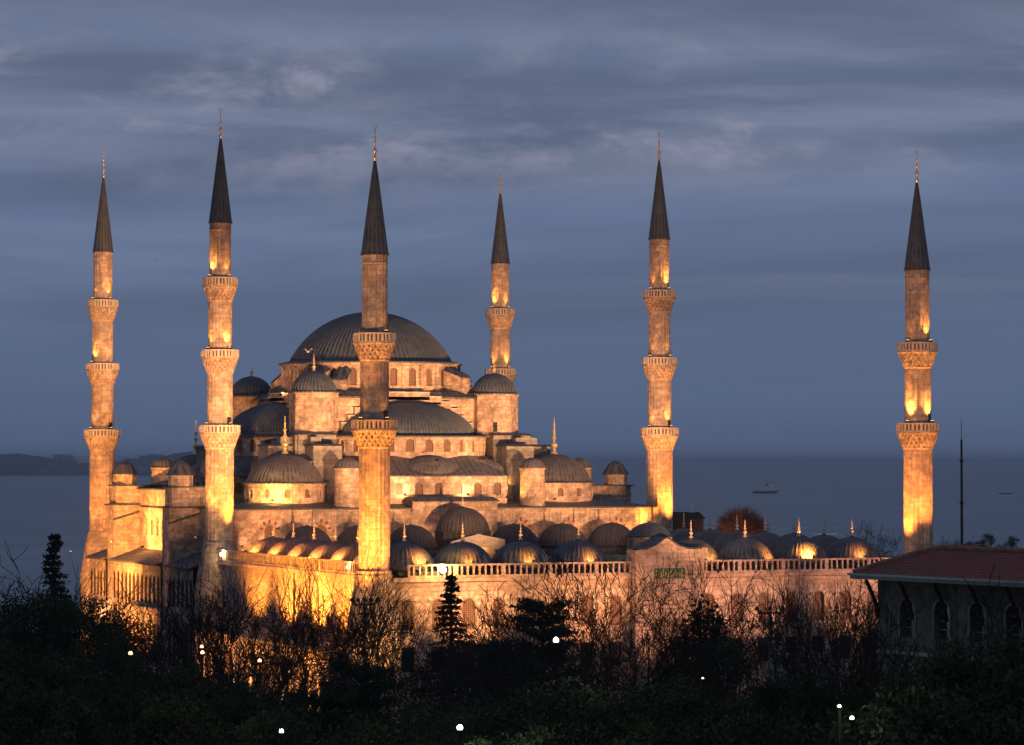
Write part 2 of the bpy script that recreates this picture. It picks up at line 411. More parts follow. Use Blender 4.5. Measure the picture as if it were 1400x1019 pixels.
# ------------------------------------------------------------------ minarets
HH = dict(top=65.4, tip=62.0, cb=52.14, b=[29.2, 37.75, 45.95])
HC = dict(top=57.5, tip=54.2, cb=44.9, b=[29.06, 37.4])
def minaret(pos, H, label, rk, base_z, ped):
    t = empty('minaret', (pos[0], pos[1], 0), label, 'minaret', 'six minarets around the mosque')
    cx, cy = pos
    rs = rk   # shaft radii per storey, bottom to top
    # pedestal and shaft
    zb = ped
    b = MB(); r0 = rs[0]
    b.lathe([(r0*1.75, 0), (r0*1.75, zb-5.5), (r0*1.2, zb-.35), (r0*1.14, zb-.3), (r0*1.14, zb), (r0*1.02, zb+.15)], pos, 16)
    b.build('pedestal', STONE_M, t)
    lv = [zb]+H['b']+[H['cb']]
    b = MB()
    for i in range(len(lv)-1):
        z0 = lv[i]-(0 if i == 0 else 1.0); z1 = lv[i+1]-(2.4 if i < len(lv)-2 else 0)
        fl = .07 if i == 0 else .05
        b.lathe([(rs[i], z0), (rs[i], z1)], pos, 40, flute=fl)
        if i: b.lathe([(rs[i]+.08, lv[i]-.9), (rs[i]+.08, lv[i]-.3), (rs[i], lv[i]-.25)], pos, 24)
    z = H['cb']; rt = rs[-1]
    b.lathe([(rt, z-.9), (rt+.05, z-.85), (rt+.05, z-.7), (rt-.02, z-.65)], pos, 24)
    b.build('shaft', STONE_M, t)
    # balconies
    for i, zr in enumerate(H['b']):
        ra = rs[i]; rb = rs[i]+.72-(.04*i)
        zf = zr-1.0
        b = MB()
        prof = [(ra, zf-1.75), (ra+.10, zf-1.6), (ra+.10, zf-1.5)]
        b.lathe(prof, pos, 24)
        nt = 4
        for k in range(nt):      # stalactite tiers: alternating teeth
            z0 = zf-1.5+k*.36; r_in = ra+.10+(rb-ra-.18)*k/nt; r_out = ra+.10+(rb-ra-.18)*(k+1)/nt
            nn = 20
            for j in range(nn):
                a = 2*PI*(j+(k % 2)*.5)/nn; w = PI/nn*.78
                q0 = [(cx+rr*math.cos(a+s), cy+rr*math.sin(a+s)) for rr, s in ((r_in-.25, -w), (r_in+.03, -w*.5), (r_in+.03, w*.5), (r_in-.25, w))]
                q1 = [(cx+rr*math.cos(a+s), cy+rr*math.sin(a+s)) for rr, s in ((r_in-.25, -w*1.25), (r_out, -w*1.2), (r_out, w*1.2), (r_in-.25, w*1.25))]
                b.loft(q0, z0, q1, z0+.36, True, True)
            b.lathe([(r_in-.16, z0), (r_in-.1, z0+.36)], pos, 24)
        b.lathe([(rb-.1, zf-.08), (rb+.03, zf-.04), (rb+.03, zf+.08), (ra-.1, zf+.08)], pos, 16)
        bo = b.build('balcony', STONE_M, t)
        p = MB(); n = 16       # pierced parapet
        p.lathe([(rb-.10, zf+.08), (rb, zf+.08), (rb, zf+.2), (rb-.10, zf+.2)], pos, n)
        p.lathe([(rb-.11, zr-.14), (rb+.03, zr-.14), (rb+.03, zr), (rb-.11, zr), (rb-.11, zr-.14)], pos, n)
        for j in range(n*2):
            a = 2*PI*j/(n*2); w = .04 if j % 2 else .06
            rq = rb if j % 2 == 0 else rb*math.cos(PI/n)+.01
            q = [(cx+rr*math.cos(a+s), cy+rr*math.sin(a+s)) for rr, s in ((rq-.12, -w), (rq+.02, -w), (rq+.02, w), (rq-.12, w))]
            p.prism(q, zf+.2, zr-.13)
        p.build('parapet', MARBLE, bo)
        p = MB(); p.lathe([(rb-.08, zf+.2), (rb-.08, zr-.13)], pos, n); p.build('pierced_panels', LATTICE, bo)
        # door from the shaft onto the balcony
        a = R(-60+i*50); dr = MB()
        rr = rs[i+1]+.03
        dr.loft([(cx+rr*math.cos(a-.22), cy+rr*math.sin(a-.22)), (cx+rr*math.cos(a+.22), cy+rr*math.sin(a+.22)), (cx+(rr-.3)*math.cos(a+.22), cy+(rr-.3)*math.sin(a+.22)), (cx+(rr-.3)*math.cos(a-.22), cy+(rr-.3)*math.sin(a-.22))], zf+.1,
                [(cx+rr*math.cos(a-.22), cy+rr*math.sin(a-.22)), (cx+rr*math.cos(a+.22), cy+rr*math.sin(a+.22)), (cx+(rr-.3)*math.cos(a+.22), cy+(rr-.3)*math.sin(a+.22)), (cx+(rr-.3)*math.cos(a-.22), cy+(rr-.3)*math.sin(a-.22))], zf+1.9)
        dr.build('door', GLASS, t)
    z = H['cb']; b = MB(); rt = rs[-1]
    b.lathe([(rt-.05, z-.02), (rt+.14, z), (rt+.14, z+.1), (rt+.06, z+.2)]+[((rt+.06)*(1-k/6)+.1*k/6, z+.2+(H['tip']-z-.2)*k/6) for k in range(1, 7)], pos, ribs=16, rh=.03, rw=.35)
    b.build('spire', LEAD_D, t)
    finial(pos, H['tip'], H['top']-H['tip'], t, crescent=True, fat=.75)
    return t
MIN = {1: (.82, 48.98), 2: (.62, -.83), 5: (57.3, 1.15), 4: (56.72, 48.69), 3: (-1.4, -55.25), 6: (58.05, -57.16)}
ML = {1: ('leftmost minaret, three balconies, its foot beside the sea behind the hall', 'leftmost minaret'),
      2: ('second minaret from the left, three balconies, where hall and courtyard walls meet', 'second minaret from the left'),
      3: ('minaret standing in front of the great dome at the near courtyard corner', 'minaret in front of the dome'),
      4: ('minaret rising behind the right side of the great dome, lower part hidden', 'minaret behind the dome'),
      5: ('three balcony minaret right of the hall, its lowest shaft glowing brightest', 'minaret right of the hall'),
      6: ('rightmost minaret with two balconies, standing alone beside the tiled roof building', 'rightmost minaret')}
for k, p in MIN.items():
    minaret(p, HC if k in (3, 6) else HH, ML[k][0], [1.5, 1.38, 1.24] if k in (3, 6) else [1.6, 1.45, 1.35, 1.22], 0, 14.6 if k in (3, 6) else 16.0)

# ------------------------------------------------------------------ prayer hall
CX, CY = 28.8, 25.15
hall = empty('mosque', (CX, CY, 0), 'great domed mosque with cascading lead half domes, floodlit stone walls and turrets', 'mosque')
def rot(k):
    c, s = [(1, 0), (0, 1), (-1, 0), (0, -1)][k]      # cos, sin of -90deg*k applied as (x,y)->(x*c + y*s, -x*s + y*c)
    return lambda p: (CX+p[0]*c+p[1]*s, CY-p[0]*s+p[1]*c, p[2])
def mir(k, sx):
    f = rot(k); return lambda p: f((p[0]*sx, p[1], p[2]))
I = rot(0)
# body with front wall at world Y=0
b = MB()
b.box(2.2, 55.6, .35, 49.0, 0, 19.5)
b.build('hall_wall', STONE, hall)
# front face, windows over the portico
b = MB(); mp = plane_map((2.2, 0.05), (1, 0), (0, -1))
bays = []
for i in range(17):
    w = 53.4/17; bays.append((w, (.62, 15.9, 17.2) if i in (1, 3, 5, 11, 13, 15) else None))
outs = arch_wall(b, mp, 0, bays, 12, 19.5, .28)
fw_ = b.build('front_wall', STONE, hall)
panes(outs, mp, fw_, .25)
for P in outs:   # fan of alternating voussoirs
    v = MB(); uc = (P[0][0]+P[-1][0])/2; sp = P[1][1]
    for q in range(9):
        a0 = PI*q/9+.05; a1 = PI*(q+1)/9-.05
        if q % 2 == 0:
            r0, r1 = .78, 1.25
            v.hexa([mp(uc+r*math.cos(a), sp+r*math.sin(a), .0) for r, a in ((r0, a0), (r1, a0), (r1, a1), (r0, a1))],
                   [mp(uc+r*math.cos(a), sp+r*math.sin(a), -.05) for r, a in ((r0, a0), (r1, a0), (r1, a1), (r0, a1))])
    v.build('arch_stones', RED, fw_)
# pilaster and portal block, brighter raised middle
b = MB(); b.box(24.3, 35.1, -.45, 3.0, 14, 20.35); b.build('portal_block', STONE, hall)
for xa in (12.0, 45.2):
    b = MB(); b.box(xa, xa+.5, -.25, .07, 14, 19.4); b.build('pilaster', STONE, hall)
# lead roofs of the body
b = MB()
b.loft([(1.9, -.35), (56.2, -.35), (56.2, 49.3), (1.9, 49.3)], 19.5, [(1.9, -.35), (56.2, -.35), (56.2, 49.3), (1.9, 49.3)], 19.66)
b.loft([(1.9, -.35), (56.2, -.35), (56.2, 49.3), (1.9, 49.3)], 19.66, [(6, 4), (52, 4), (52, 45), (6, 45)], 20.3, True, False)
b.loft([(24.1, -.7), (35.3, -.7), (35.3, 3.3), (24.1, 3.3)], 20.35, [(24.1, -.7), (35.3, -.7), (35.3, 3.3), (24.1, 3.3)], 20.45)
b.loft([(24.1, -.7), (35.3, -.7), (35.3, 3.3), (24.1, 3.3)], 20.45, [(24.6, 0), (34.8, 0), (34.8, 3.3), (24.6, 3.3)], 20.9, True, False)
b.build('hall_roof', LEAD_D, hall)
# main dome and drum
b = MB(); b.lathe([(11.4, 37.15), (11.46, 37.3), (10.4, 37.55)]+cap_prof(10.15, 37.5, 6.35, 16, .3, .05)[2:], (CX, CY), ribs=104, rh=.12, rw=.45)
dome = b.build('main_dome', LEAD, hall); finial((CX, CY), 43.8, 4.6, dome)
b = MB(); mp = cyl_map((CX, CY), 11.1); n = 28; w = 2*PI*11.1/n
outs = arch_wall(b, mp, 0, [(w, (.48, 34.35, 36.05))]*n, 33.4, 37.2, .3)
b.lathe([(11.1, 36.85), (11.32, 37.0), (11.32, 37.16)], (CX, CY), 56)
for i in range(n):
    a = 2*PI*i/n; c0, s0 = math.cos(a), math.sin(a)
    def q(r, s_): return (CX+r*c0-s_*s0, CY+r*s0+s_*c0)
    b.prism([q(10.95, -.2), q(11.28, -.2), q(11.28, .2), q(10.95, .2)], 33.6, 36.9)
drum = b.build('dome_drum', STONE, hall); panes(outs, mp, drum)
# flying buttresses between drum and pier turrets
for k in range(4):
    for da in (-7, 7):
        a = PI/4+k*PI/2+R(da); c0, s0 = math.cos(a), math.sin(a)
        def q(r, s_, z): return (CX+r*c0-s_*s0, CY+r*s0+s_*c0, z)
        b = MB()
        if da < 0:
            b.hexa([q(11.1, -1.0, 33.1), q(14.3, -1.0, 33.1), q(14.3, 1.0, 33.1), q(11.1, 1.0, 33.1)], [q(11.1, -1.0, 36.3), q(13.7, -1.0, 35.4), q(13.7, 1.0, 35.4), q(11.1, 1.0, 36.3)])
            o = b.build('flying_buttress', STONE, hall)
            b = MB(); b.hexa([q(11.2, -1.15, 36.32), q(13.95, -1.15, 35.38), q(13.95, 1.15, 35.38), q(11.2, 1.15, 36.32)], [q(11.2, -.5, 36.8), q(13.5, -.5, 35.9), q(13.5, .5, 35.9), q(11.2, .5, 36.8)])
            b.build('cap', LEAD, o)
        else:
            b.hexa([q(11.1, -.9, 33.1), q(13.6, -.9, 33.1), q(13.6, .9, 33.1), q(11.1, .9, 33.1)], [q(11.1, -.9, 36.2), q(12.7, -.9, 35.0), q(12.7, .9, 35.0), q(11.1, .9, 36.2)])
            o = b.build('flying_buttress', STONE, hall)
            b = MB(); b.hexa([q(11.2, -1.05, 36.22), q(12.95, -1.05, 34.98), q(12.95, 1.05, 34.98), q(11.2, 1.05, 36.22)], [q(11.2, -.45, 36.7), q(12.6, -.45, 35.45), q(12.6, .45, 35.45), q(11.2, .45, 36.7)])
            b.build('cap', LEAD, o)
# square base under the drum
b = MB(); b.box(CX-12, CX+12, CY-12, CY+12, 20, 32.75); b.build('dome_base', STONE, hall)
b = MB(); sq = lambda r: [(CX-r, CY-r), (CX+r, CY-r), (CX+r, CY+r), (CX-r, CY+r)]
b.loft(sq(12.5), 32.75, sq(12.5), 32.95); b.loft(sq(12.5), 32.95, sq(11.4), 33.6, True, False)
b.build('base_roof', LEAD_D, hall)
# four identical sides
for k in range(4):
    T = rot(k)
    # stepped gable over the half dome
    b = MB(T)
    for (x, z) in ((2.9, 33.45), (4.4, 32.95), (5.7, 32.3), (6.8, 31.5), (7.7, 30.6), (8.6, 29.7)):
        b.box(-x, x, -12.55, -12.0 + (0 if z < 32.7 else .4), z-.9, z)
    b.build('stepped_gable', STONE, hall)
    b = MB(T)
    st = [(2.9, 33.45), (4.4, 32.95), (5.7, 32.3), (6.8, 31.5), (7.7, 30.6), (8.6, 29.7)]; px = 0
    for (x, z) in st:
        for s in (-1, 1):
            lo, hi = (px-.02, x+.06) if s > 0 else (-x-.06, -px+.02)
            b.box(lo, hi, -12.68, -12.0, z, z+.1)
        px = x
    b.build('gable_coping', MARBLE, hall)
    # half dome
    TQ = lambda p, T=T: T((p[0], -12.05+(p[1]+12.05)*.76, p[2]))
    b = MB(TQ); n = 12; rb = 8.55; hgt = 4.15
    prof = [(10.25, 28.0), (10.3, 28.15), (9.3, 28.3)]+[(rb*math.cos(PI/2*i/n)**1.18 if i < n else .05, 28.3+hgt*math.sin(PI/2*i/n)) for i in range(n+1)]
    b.lathe(prof, (0, -12.05), ribs=60, a0=PI, a1=2*PI, rh=.09, rw=.45)
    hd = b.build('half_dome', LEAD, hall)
    b = MB(TQ); mp = cyl_map((0, -12.05), 9.95); n = 13; w = PI*9.95/n
    outs = arch_wall(b, mp, PI*9.95, [(w, (.5, 26.25, 27.25))]*n, 25.3, 28.05, .28)
    b.lathe([(9.95, 27.75), (10.12, 27.85), (10.12, 28.0)], (0, -12.05), 32, PI, 2*PI)
    dr = b.build('half_dome_drum', STONE, hall); panes(outs, mp, dr, .25, t=TQ)
    # lower roof around it with its small half domes
    ev = [(13.3, -14.0), (11.6, -17.0), (9.0, -22.9), (-9.0, -22.9), (-11.6, -17.0), (-13.3, -14.0)]
    up = [(10.6, -12.4), (9.0, -15.6), (5.6, -18.9), (-5.6, -18.9), (-9.0, -15.6), (-10.6, -12.4)]
    b = MB(T); b.loft(ev, 23.3, ev, 23.42, False, True); b.loft(ev, 23.42, up, 25.75, True, False)
    b.build('lower_roof', LEAD_B, hall)
    for (x, y, r, h, a0) in ((0, -19.9, 3.9, 2.3, 1.0), (7.4, -18.0, 3.0, 2.0, 1.0), (-7.4, -18.0, 3.0, 2.0, 1.0)):
        b = MB(T); b.lathe([(r*math.cos(PI/2*i/8)+.02, 23.45+h*math.sin(PI/2*i/8)) for i in range(9)], (x, y), ribs=46, rh=.05, rw=.45, sy=.70 if x == 0 else .85)
        b.build('small_half_dome', LEAD_B, hall)
    b = MB(T); mp = plane_map((-8.8, -22.6), (1, 0), (0, -1))
    outs = arch_wall(b, mp, 0, [(17.6/7, (.5, 21.2, 22.1))]*7, 19.9, 23.3, .25)
    ww = b.build('lower_wall', STONE, hall); panes(outs, mp, ww, .22, t=T)
    for s in (-1, 1):
        T2 = mir(k, s)
        b = MB(T2); mp = plane_map((8.8, -22.6), (.42, .9075), (.9075, -.42))
        outs = arch_wall(b, mp, 0, [(1.2, None), (2.0, (.45, 21.2, 22.1)), (2.0, (.45, 21.2, 22.1)), (1.2, None)], 19.9, 23.3, .25)
        b.face([(11.49, -16.79, 19.9), (13.0, -13.8, 19.9), (13.0, -13.8, 23.3), (11.49, -16.79, 23.3)])
        ww = b.build('lower_wall', STONE, hall); panes(outs, mp, ww, .22, t=T2)
        # cylinder turret with ribbed cap
        c = (11.8, -23.4)
        b = MB(T2); b.lathe([(1.65, 19.6), (1.52, 20.0), (1.5, 24.1), (1.62, 24.2), (1.62, 24.35)], c, 24)
        tt = b.build('round_turret', STONE, hall)
        b = MB(T2); b.lathe(cap_prof(1.5, 24.4, 1.15, 7, .05, .2), c, ribs=18, rh=.05, rw=.4); b.build('cap', LEAD_B, tt)
        # half round niche with conical lead hat
        c = (13.6, -15.6)
        b = MB(T2); b.lathe([(2.4, 20.0), (2.4, 25.05)], c, 20); b.build('niche', STONE, hall)
        b = MB(T2); b.lathe([(2.75, 25.0), (2.75, 25.15), (1.3, 25.8), (.05, 26.15)], c, 20); b.build('niche_roof', LEAD_D, hall)
        # stepped buttress blocks leaning on the pier
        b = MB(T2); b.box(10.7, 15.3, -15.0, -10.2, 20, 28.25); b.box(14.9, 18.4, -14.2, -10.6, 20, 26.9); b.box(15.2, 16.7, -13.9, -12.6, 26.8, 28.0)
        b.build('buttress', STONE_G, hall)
        b = MB(T2); b.loft([(10.4, -15.3), (15.6, -15.3), (15.6, -9.9), (10.4, -9.9)], 28.25, [(10.9, -14.6), (15.0, -14.6), (15.0, -10.4), (10.9, -10.4)], 28.55)
        b.loft([(15.35, -14.5), (18.7, -14.5), (18.7, -10.3), (15.35, -10.3)], 26.9, [(15.35, -14.0), (18.3, -14.0), (18.3, -10.6), (15.35, -10.6)], 27.15)
        b.build('buttress_roof', LEAD, hall)
# pier turrets and corner domes
for sx in (-1, 1):
    for sy in (-1, 1):
        c = (CX+11.8*sx, CY+11.8*sy)
        b = MB(); o8 = circle(c, 2.95, 8, PI/8); b.prism(o8, 28.0, 33.2); b.prism(circle(c, 3.1, 8, PI/8), 33.2, 33.42)
        b.lathe([(2.98, 28.3), (3.1, 28.4), (3.1, 28.6), (2.96, 28.7)], c, 8, PI/8, 2*PI+PI/8)
        tu = b.build('pier_turret', STONE, hall)
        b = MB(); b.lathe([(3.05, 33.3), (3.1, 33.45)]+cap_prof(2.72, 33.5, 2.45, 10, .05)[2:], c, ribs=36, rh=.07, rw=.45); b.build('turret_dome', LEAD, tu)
        finial(c, 35.95, 2.1, tu, fat=1.7)
        a = math.atan2(-sy, -sx*.3); d = MB(); r = 2.76
        q = lambda rr, s_: (c[0]+rr*math.cos(a)-s_*math.sin(a), c[1]+rr*math.sin(a)+s_*math.cos(a))
        b2 = MB(); aa = -PI/2-.55; q = lambda rr, s_: (c[0]+rr*math.cos(-PI*.625+PI/8)-s_*math.sin(-PI/2), c[1]-rr)
        if sx > 0 and sy < 0:
            b2.box(c[0]-1.25, c[0]-.75, c[1]-2.76, c[1]-2.6, 28.7, 29.9); b2.build('door', GLASS, tu)
        # corner dome
        c = (CX+17.4*sx, CY+17.4*sy)
        b = MB(); mp = cyl_map(c, 4.7); n = 12; w = 2*PI*4.7/n
        outs = arch_wall(b, mp, 0, [(w, (.36, 20.85, 21.55))]*n, 19.7, 22.5, .2)
        b.lathe([(4.7, 22.2), (4.85, 22.3), (4.85, 22.5)], c, 36)
        dr = b.build('corner_drum', STONE, hall); panes(outs, mp, dr, .18)
        b = MB(); b.lathe([(4.95, 22.45), (5.0, 22.58), (4.6, 22.72)]+cap_prof(4.5, 22.72, 3.25, 12, .1)[2:], c, ribs=52, rh=.07, rw=.45)
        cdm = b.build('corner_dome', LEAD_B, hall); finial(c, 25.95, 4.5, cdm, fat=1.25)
# side buttress towers (both sides of the hall, two each)
for sx in (-1, 1):
    S = lambda p, sx=sx: (CX+p[0]*sx, p[1], p[2])      # local x = distance outwards from the hall axis
    for Y in (13.35, 36.95):
        b = MB(S)
        b.box(26.5, 30.2, Y-1.4, Y+1.4, 0, 19.6); b.box(23.0, 29.9, Y-1.35, Y+1.35, 19.6, 22.0)
        bt = b.build('side_buttress', STONE, hall)
        b = MB(S); b.box(25.8, 30.55, Y-1.75, Y+1.75, 19.6, 19.8); b.box(22.8, 30.15, Y-1.65, Y+1.65, 22.0, 22.16)
        b.hexa([(26.4, Y-1.75, 18.9), (30.35, Y-1.75, 17.7), (30.35, Y-1.4, 17.7), (26.4, Y-1.4, 18.9)], [(26.4, Y-1.75, 19.15), (30.35, Y-1.75, 17.95), (30.35, Y-1.4, 17.95), (26.4, Y-1.4, 19.15)])
        b.build('coping', LEAD_D, bt)
        c = (28.4, Y)
        b = MB(S); b.prism(circle(c, 1.45, 8, PI/8), 22.16, 23.45); tu = b.build('weight_turret', STONE, hall)
        b = MB(S); b.lathe([(1.6, 23.45), (1.65, 23.55), (1.4, 23.9), (.9, 24.7), (.3, 25.1), (.02, 25.25)], c, ribs=8, rh=.05, rw=.3); b.build('turret_roof', LEAD_D, tu)
    # upper side wall and roof between the towers
    b = MB(S); mp = plane_map((26.95, 14.8), (0, 1), (1, 0))
    outs = arch_wall(b, mp, 0, [(20.7/9, (.42, 16.0, 17.6))]*9, 12, 19.4, .2)
    sw = b.build('side_wall', STONE, hall); panes(outs, mp, sw, .18, t=S, m=LATTICE)
    b = MB(S); b.box(23.5, 26.9, 14.75, 35.5, 19.6, 21.6); b.build('side_parapet', STONE, hall)
    b = MB(S); b.box(23.3, 27.3, 14.8, 35.5, 21.6, 21.76); b.build('side_roof', LEAD_D, hall)
    # two storey outer gallery
    for (y0, y1, nb) in ((14.8, 35.5, 12), (38.4, 46.0, 5), (2.0, 11.9, 6)):
        b = MB(S); mp = plane_map((30.4, y0), (0, 1), (1, 0)); w = (y1-y0)/nb
        og1 = arch_wall(b, mp, 0, [(w, (w*.35, 8.2, 10.9))]*nb, 7.6, 12.7, .14, True)
        mp2 = plane_map((30.4, y0), (0, 1), (1, 0))
        og2 = arch_wall(b, mp2, 0, [(w, (w*.35, 1.2, 5.2))]*nb, 0, 7.5, .14, True)
        b.box(29.9, 30.55, y0, y1, 7.42, 7.68)
        g = b.build('gallery', STONE, hall)
        if sx < 0: panes(og1+og2, mp, g, .12, ARCH_SHADE, t=S, frame=False)  # dark panels painted as the shade inside the open arches
        b = MB(S); b.hexa([(26.6, y0, 14.2), (30.95, y0, 12.75), (30.95, y1, 12.75), (26.6, y1, 14.2)], [(26.6, y0, 14.4), (30.95, y0, 12.95), (30.95, y1, 12.95), (26.6, y1, 14.4)])
        b.build('gallery_roof', LEAD_B, g)
        b = MB(S); b.box(26.7, 30.0, y0, y1, 7.5, 7.62); b.build('gallery_floor', STONE_K, g)

# ------------------------------------------------------------------ courtyard
court = empty('courtyard_portico', (CX, -28, 0), 'walled courtyard with rows of small lead domes behind a stone balustrade', 'courtyard')
X0, X1, YF = 0.0, 57.6, -56.5
for xa in (X0, X1-.9):
    b = MB(); b.box(xa, xa+.9, YF+.9, -.6, 0, 13.9); b.build('side_wall', STONE_W, court)
# front wall with upper arched windows and square lower ones
for (a0, a1) in ((0.0, 25.2), (32.4, 57.6)):
    b = MB(); mp = plane_map((a0, YF), (1, 0), (0, -1)); n = 8; w = (a1-a0)/n
    outs = arch_wall(b, mp, 0, [(w, (.68, 8.9, 11.2))]*n, 7.6, 13.2, .4)
    b.face([(a0, YF, 0), (a1, YF, 0), (a1, YF, 4.9), (a0, YF, 4.9)])
    for i in range(n+1):
        xa = a0+i*w-w/2+.75 if i else a0; xb = a0+i*w+w/2-.75 if i < n else a1
        b.face([(xa, YF, 4.9), (xb, YF, 4.9), (xb, YF, 7.6), (xa, YF, 7.6)])
    for i in range(n):
        xc = a0+(i+.5)*w
        b.face([(xc-.75, YF, 4.9), (xc-.75, YF+.4, 4.9), (xc-.75, YF+.4, 7.3), (xc-.75, YF, 7.3)])
        b.face([(xc+.75, YF, 4.9), (xc+.75, YF+.4, 4.9), (xc+.75, YF+.4, 7.3), (xc+.75, YF, 7.3)])
        b.face([(xc-.75, YF, 7.3), (xc+.75, YF, 7.3), (xc+.75, YF, 7.6), (xc-.75, YF, 7.6)])
    b.box(a0, a1, YF-.15, YF+.9, 13.2, 13.45); b.box(a0, a1, YF-.3, YF+.9, 13.55, 13.95); b.box(a0, a1, YF-.08, YF+.9, 13.45, 13.55)
    wl = b.build('front_wall', STONE_W, court); panes(outs, mp, wl, .36, fm=STONE_W)
    for i in range(n):
        xc = a0+(i+.5)*w
        g = MB(); g.box(xc-.75, xc+.75, YF+.36, YF+.4, 4.9, 7.3)
        for q in range(5): g.box(xc-.62+q*.3, xc-.56+q*.3, YF+.2, YF+.26, 4.9, 7.3)
        g.build('barred_window', GLASS, wl)
        v = MB(); uc = (i+.5)*w
        for q in range(11):
            a_0 = PI*q/11+.03; a_1 = PI*(q+1)/11-.03
            r0, r1 = .84, (1.35 if q % 2 == 0 else 1.15)
            if q % 2 == 0:
                v.hexa([mp(uc+r*math.cos(a), 11.2+r*math.sin(a), .02) for r, a in ((r0, a_0), (r1, a_0), (r1, a_1), (r0, a_1))],
                       [mp(uc+r*math.cos(a), 11.2+r*math.sin(a), -.05) for r, a in ((r0, a_0), (r1, a_0), (r1, a_1), (r0, a_1))])
        v.build('arch_stones', MARBLE, wl)
# side cornices
for xa in (X0-.3, X1-.9):
    b = MB(); b.box(xa, xa+1.2, YF+1.0, -.9, 13.5, 13.9); b.build('cornice', STONE_W, court)
# balustrades
def balustrade(p0, p1, parent, step=.62, z0=13.95, z1=15.2):
    d = Vector((p1[0]-p0[0], p1[1]-p0[1], 0)); L = d.length; d.normalize(); nrm = Vector((d.y, -d.x, 0))
    b = MB()
    def bar(u0, u1, w, za, zb):
        q = [tuple((Vector((*p0, 0))+d*u+nrm*s)[:2]) for u, s in ((u0, -w), (u1, -w), (u1, w), (u0, w))]
        b.prism(q, za, zb)
    bar(0, L, .14, z0, z0+.16); bar(0, L, .17, z1-.17, z1)
    n = int(L/step)
    for i in range(n+1):
        u = L*i/n
        wid = .20 if i % 8 == 0 else .085
        bar(max(0, u-wid), min(L, u+wid), .10 if i % 8 else .15, z0+.16, z1-.17)
    return b.build('balustrade', STONE_W, parent)
balustrade((1.5, YF-.1), (25.2, YF-.1), court); balustrade((32.4, YF-.1), (56.2, YF-.1), court)
balustrade((X0-.1, YF+2.2), (X0-.1, -2.4), court, .55); balustrade((X1+.1, YF+1.5), (X1+.1, -1.8), court)
# portico roof ring and inner arcade
b = MB()
b.box(X0+.9, X1-.9, YF+.9, YF+7.6, 14.1, 14.5); b.box(X0+.9, X1-.9, -8.0, -.1, 14.1, 14.9)
b.box(X0+.9, 7.4, YF+7.6, -8.0, 14.1, 14.5); b.box(50.2, X1-.9, YF+7.6, -8.0, 14.1, 14.5)
b.build('portico_roof', LEAD_D, court)
for (o, t, n, L, nb) in (((7.4, YF+7.6), (1, 0), (0, 1), 42.8, 7), ((7.4, -8.0), (1, 0), (0, -1), 42.8, 7), ((7.4, YF+7.6), (0, 1), (1, 0), 40.9, 6), ((50.2, YF+7.6), (0, 1), (-1, 0), 40.9, 6)):
    b = MB(); mp = plane_map(o, t, n); w = L/nb
    arch_wall(b, mp, 0, [(w, (w*.42, .5, 9.0))]*nb, 0, 14.1, .6, True); b.build('arcade', STONE, court)
# small domes
def court_dome(x, y, z, r, h, m, label=None, fin=1.75, drum=.35):
    b = MB(); b.lathe([(r+.12, z-drum), (r+.12, z-.02)], (x, y), 8, PI/8, 2*PI+PI/8)
    b.lathe([(r+.18, z-.02), (r+.2, z+.08), (r, z+.14)]+cap_prof(r-.02, z+.14, h, 10, .05)[2:], (x, y), ribs=36, rh=.045, rw=.45)
    b.lathe([(.22, z+h+.05), (.2, z+h+.25), (.05, z+h+.3)], (x, y), 8)
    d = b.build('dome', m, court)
    finial((x, y), z+h+.3, fin, d, m=MARBLE, fat=1.5)
    return d
FX = [2.6, 8.75, 14.95, 21.25, 33.85, 40.05, 46.35, 52.65]
for x in FX: court_dome(x, -52.9, 14.95, 2.95, 2.15, LEAD)
for i in range(6): court_dome(3.4, -44.6+i*6.6, 14.85, 2.95, 1.75 if i else 1.6, LEAD_B)
for i in range(6): court_dome(54.3, -44.2+i*6.6, 14.9, 2.95, 2.2, LEAD_B)
for x in (9.9, 16.3, 22.6, 35.5, 41.7, 48.2): court_dome(x, -4.4, 15.2, 2.95, 2.45, LEAD_P, fin=1.3)
d = court_dome(29.0, -4.4, 16.9, 3.1, 2.75, LEAD_P, fin=1.4, drum=1.2)
d = court_dome(29.2, -52.8, 17.55, 2.15, 1.25, LEAD, fin=.9, drum=.1)
b = MB(); b.prism(circle((29.2, -52.8), 2.3, 8, PI/8), 14.5, 17.5); b.build('gate_drum', STONE, court)
# pediment of the hall-side portal
b = MB(); poly = [(25.9, 15.9), (29.2, 16.75), (32.6, 16.1), (32.6, 13.5), (25.9, 13.5)]
b.face([(x, -8.45, z) for x, z in poly]); b.face([(x, -7.9, z) for x, z in reversed(poly)])
for i in range(5):
    (xa, za), (xb, zb) = poly[i], poly[(i+1) % 5]; b.face([(xa, -8.45, za), (xb, -8.45, zb), (xb, -7.9, zb), (xa, -7.9, za)])
b.build('portal_pediment', MARBLE, court)
b = MB()
for j in range(5):
    for i in range(9-j):
        b.box(29.6+i*.3+j*.15, 29.6+i*.3+j*.15+.2, -8.52, -8.44, 15.0-j*.26, 15.2-j*.26)
b.build('gilded_carving', GOLD, court)
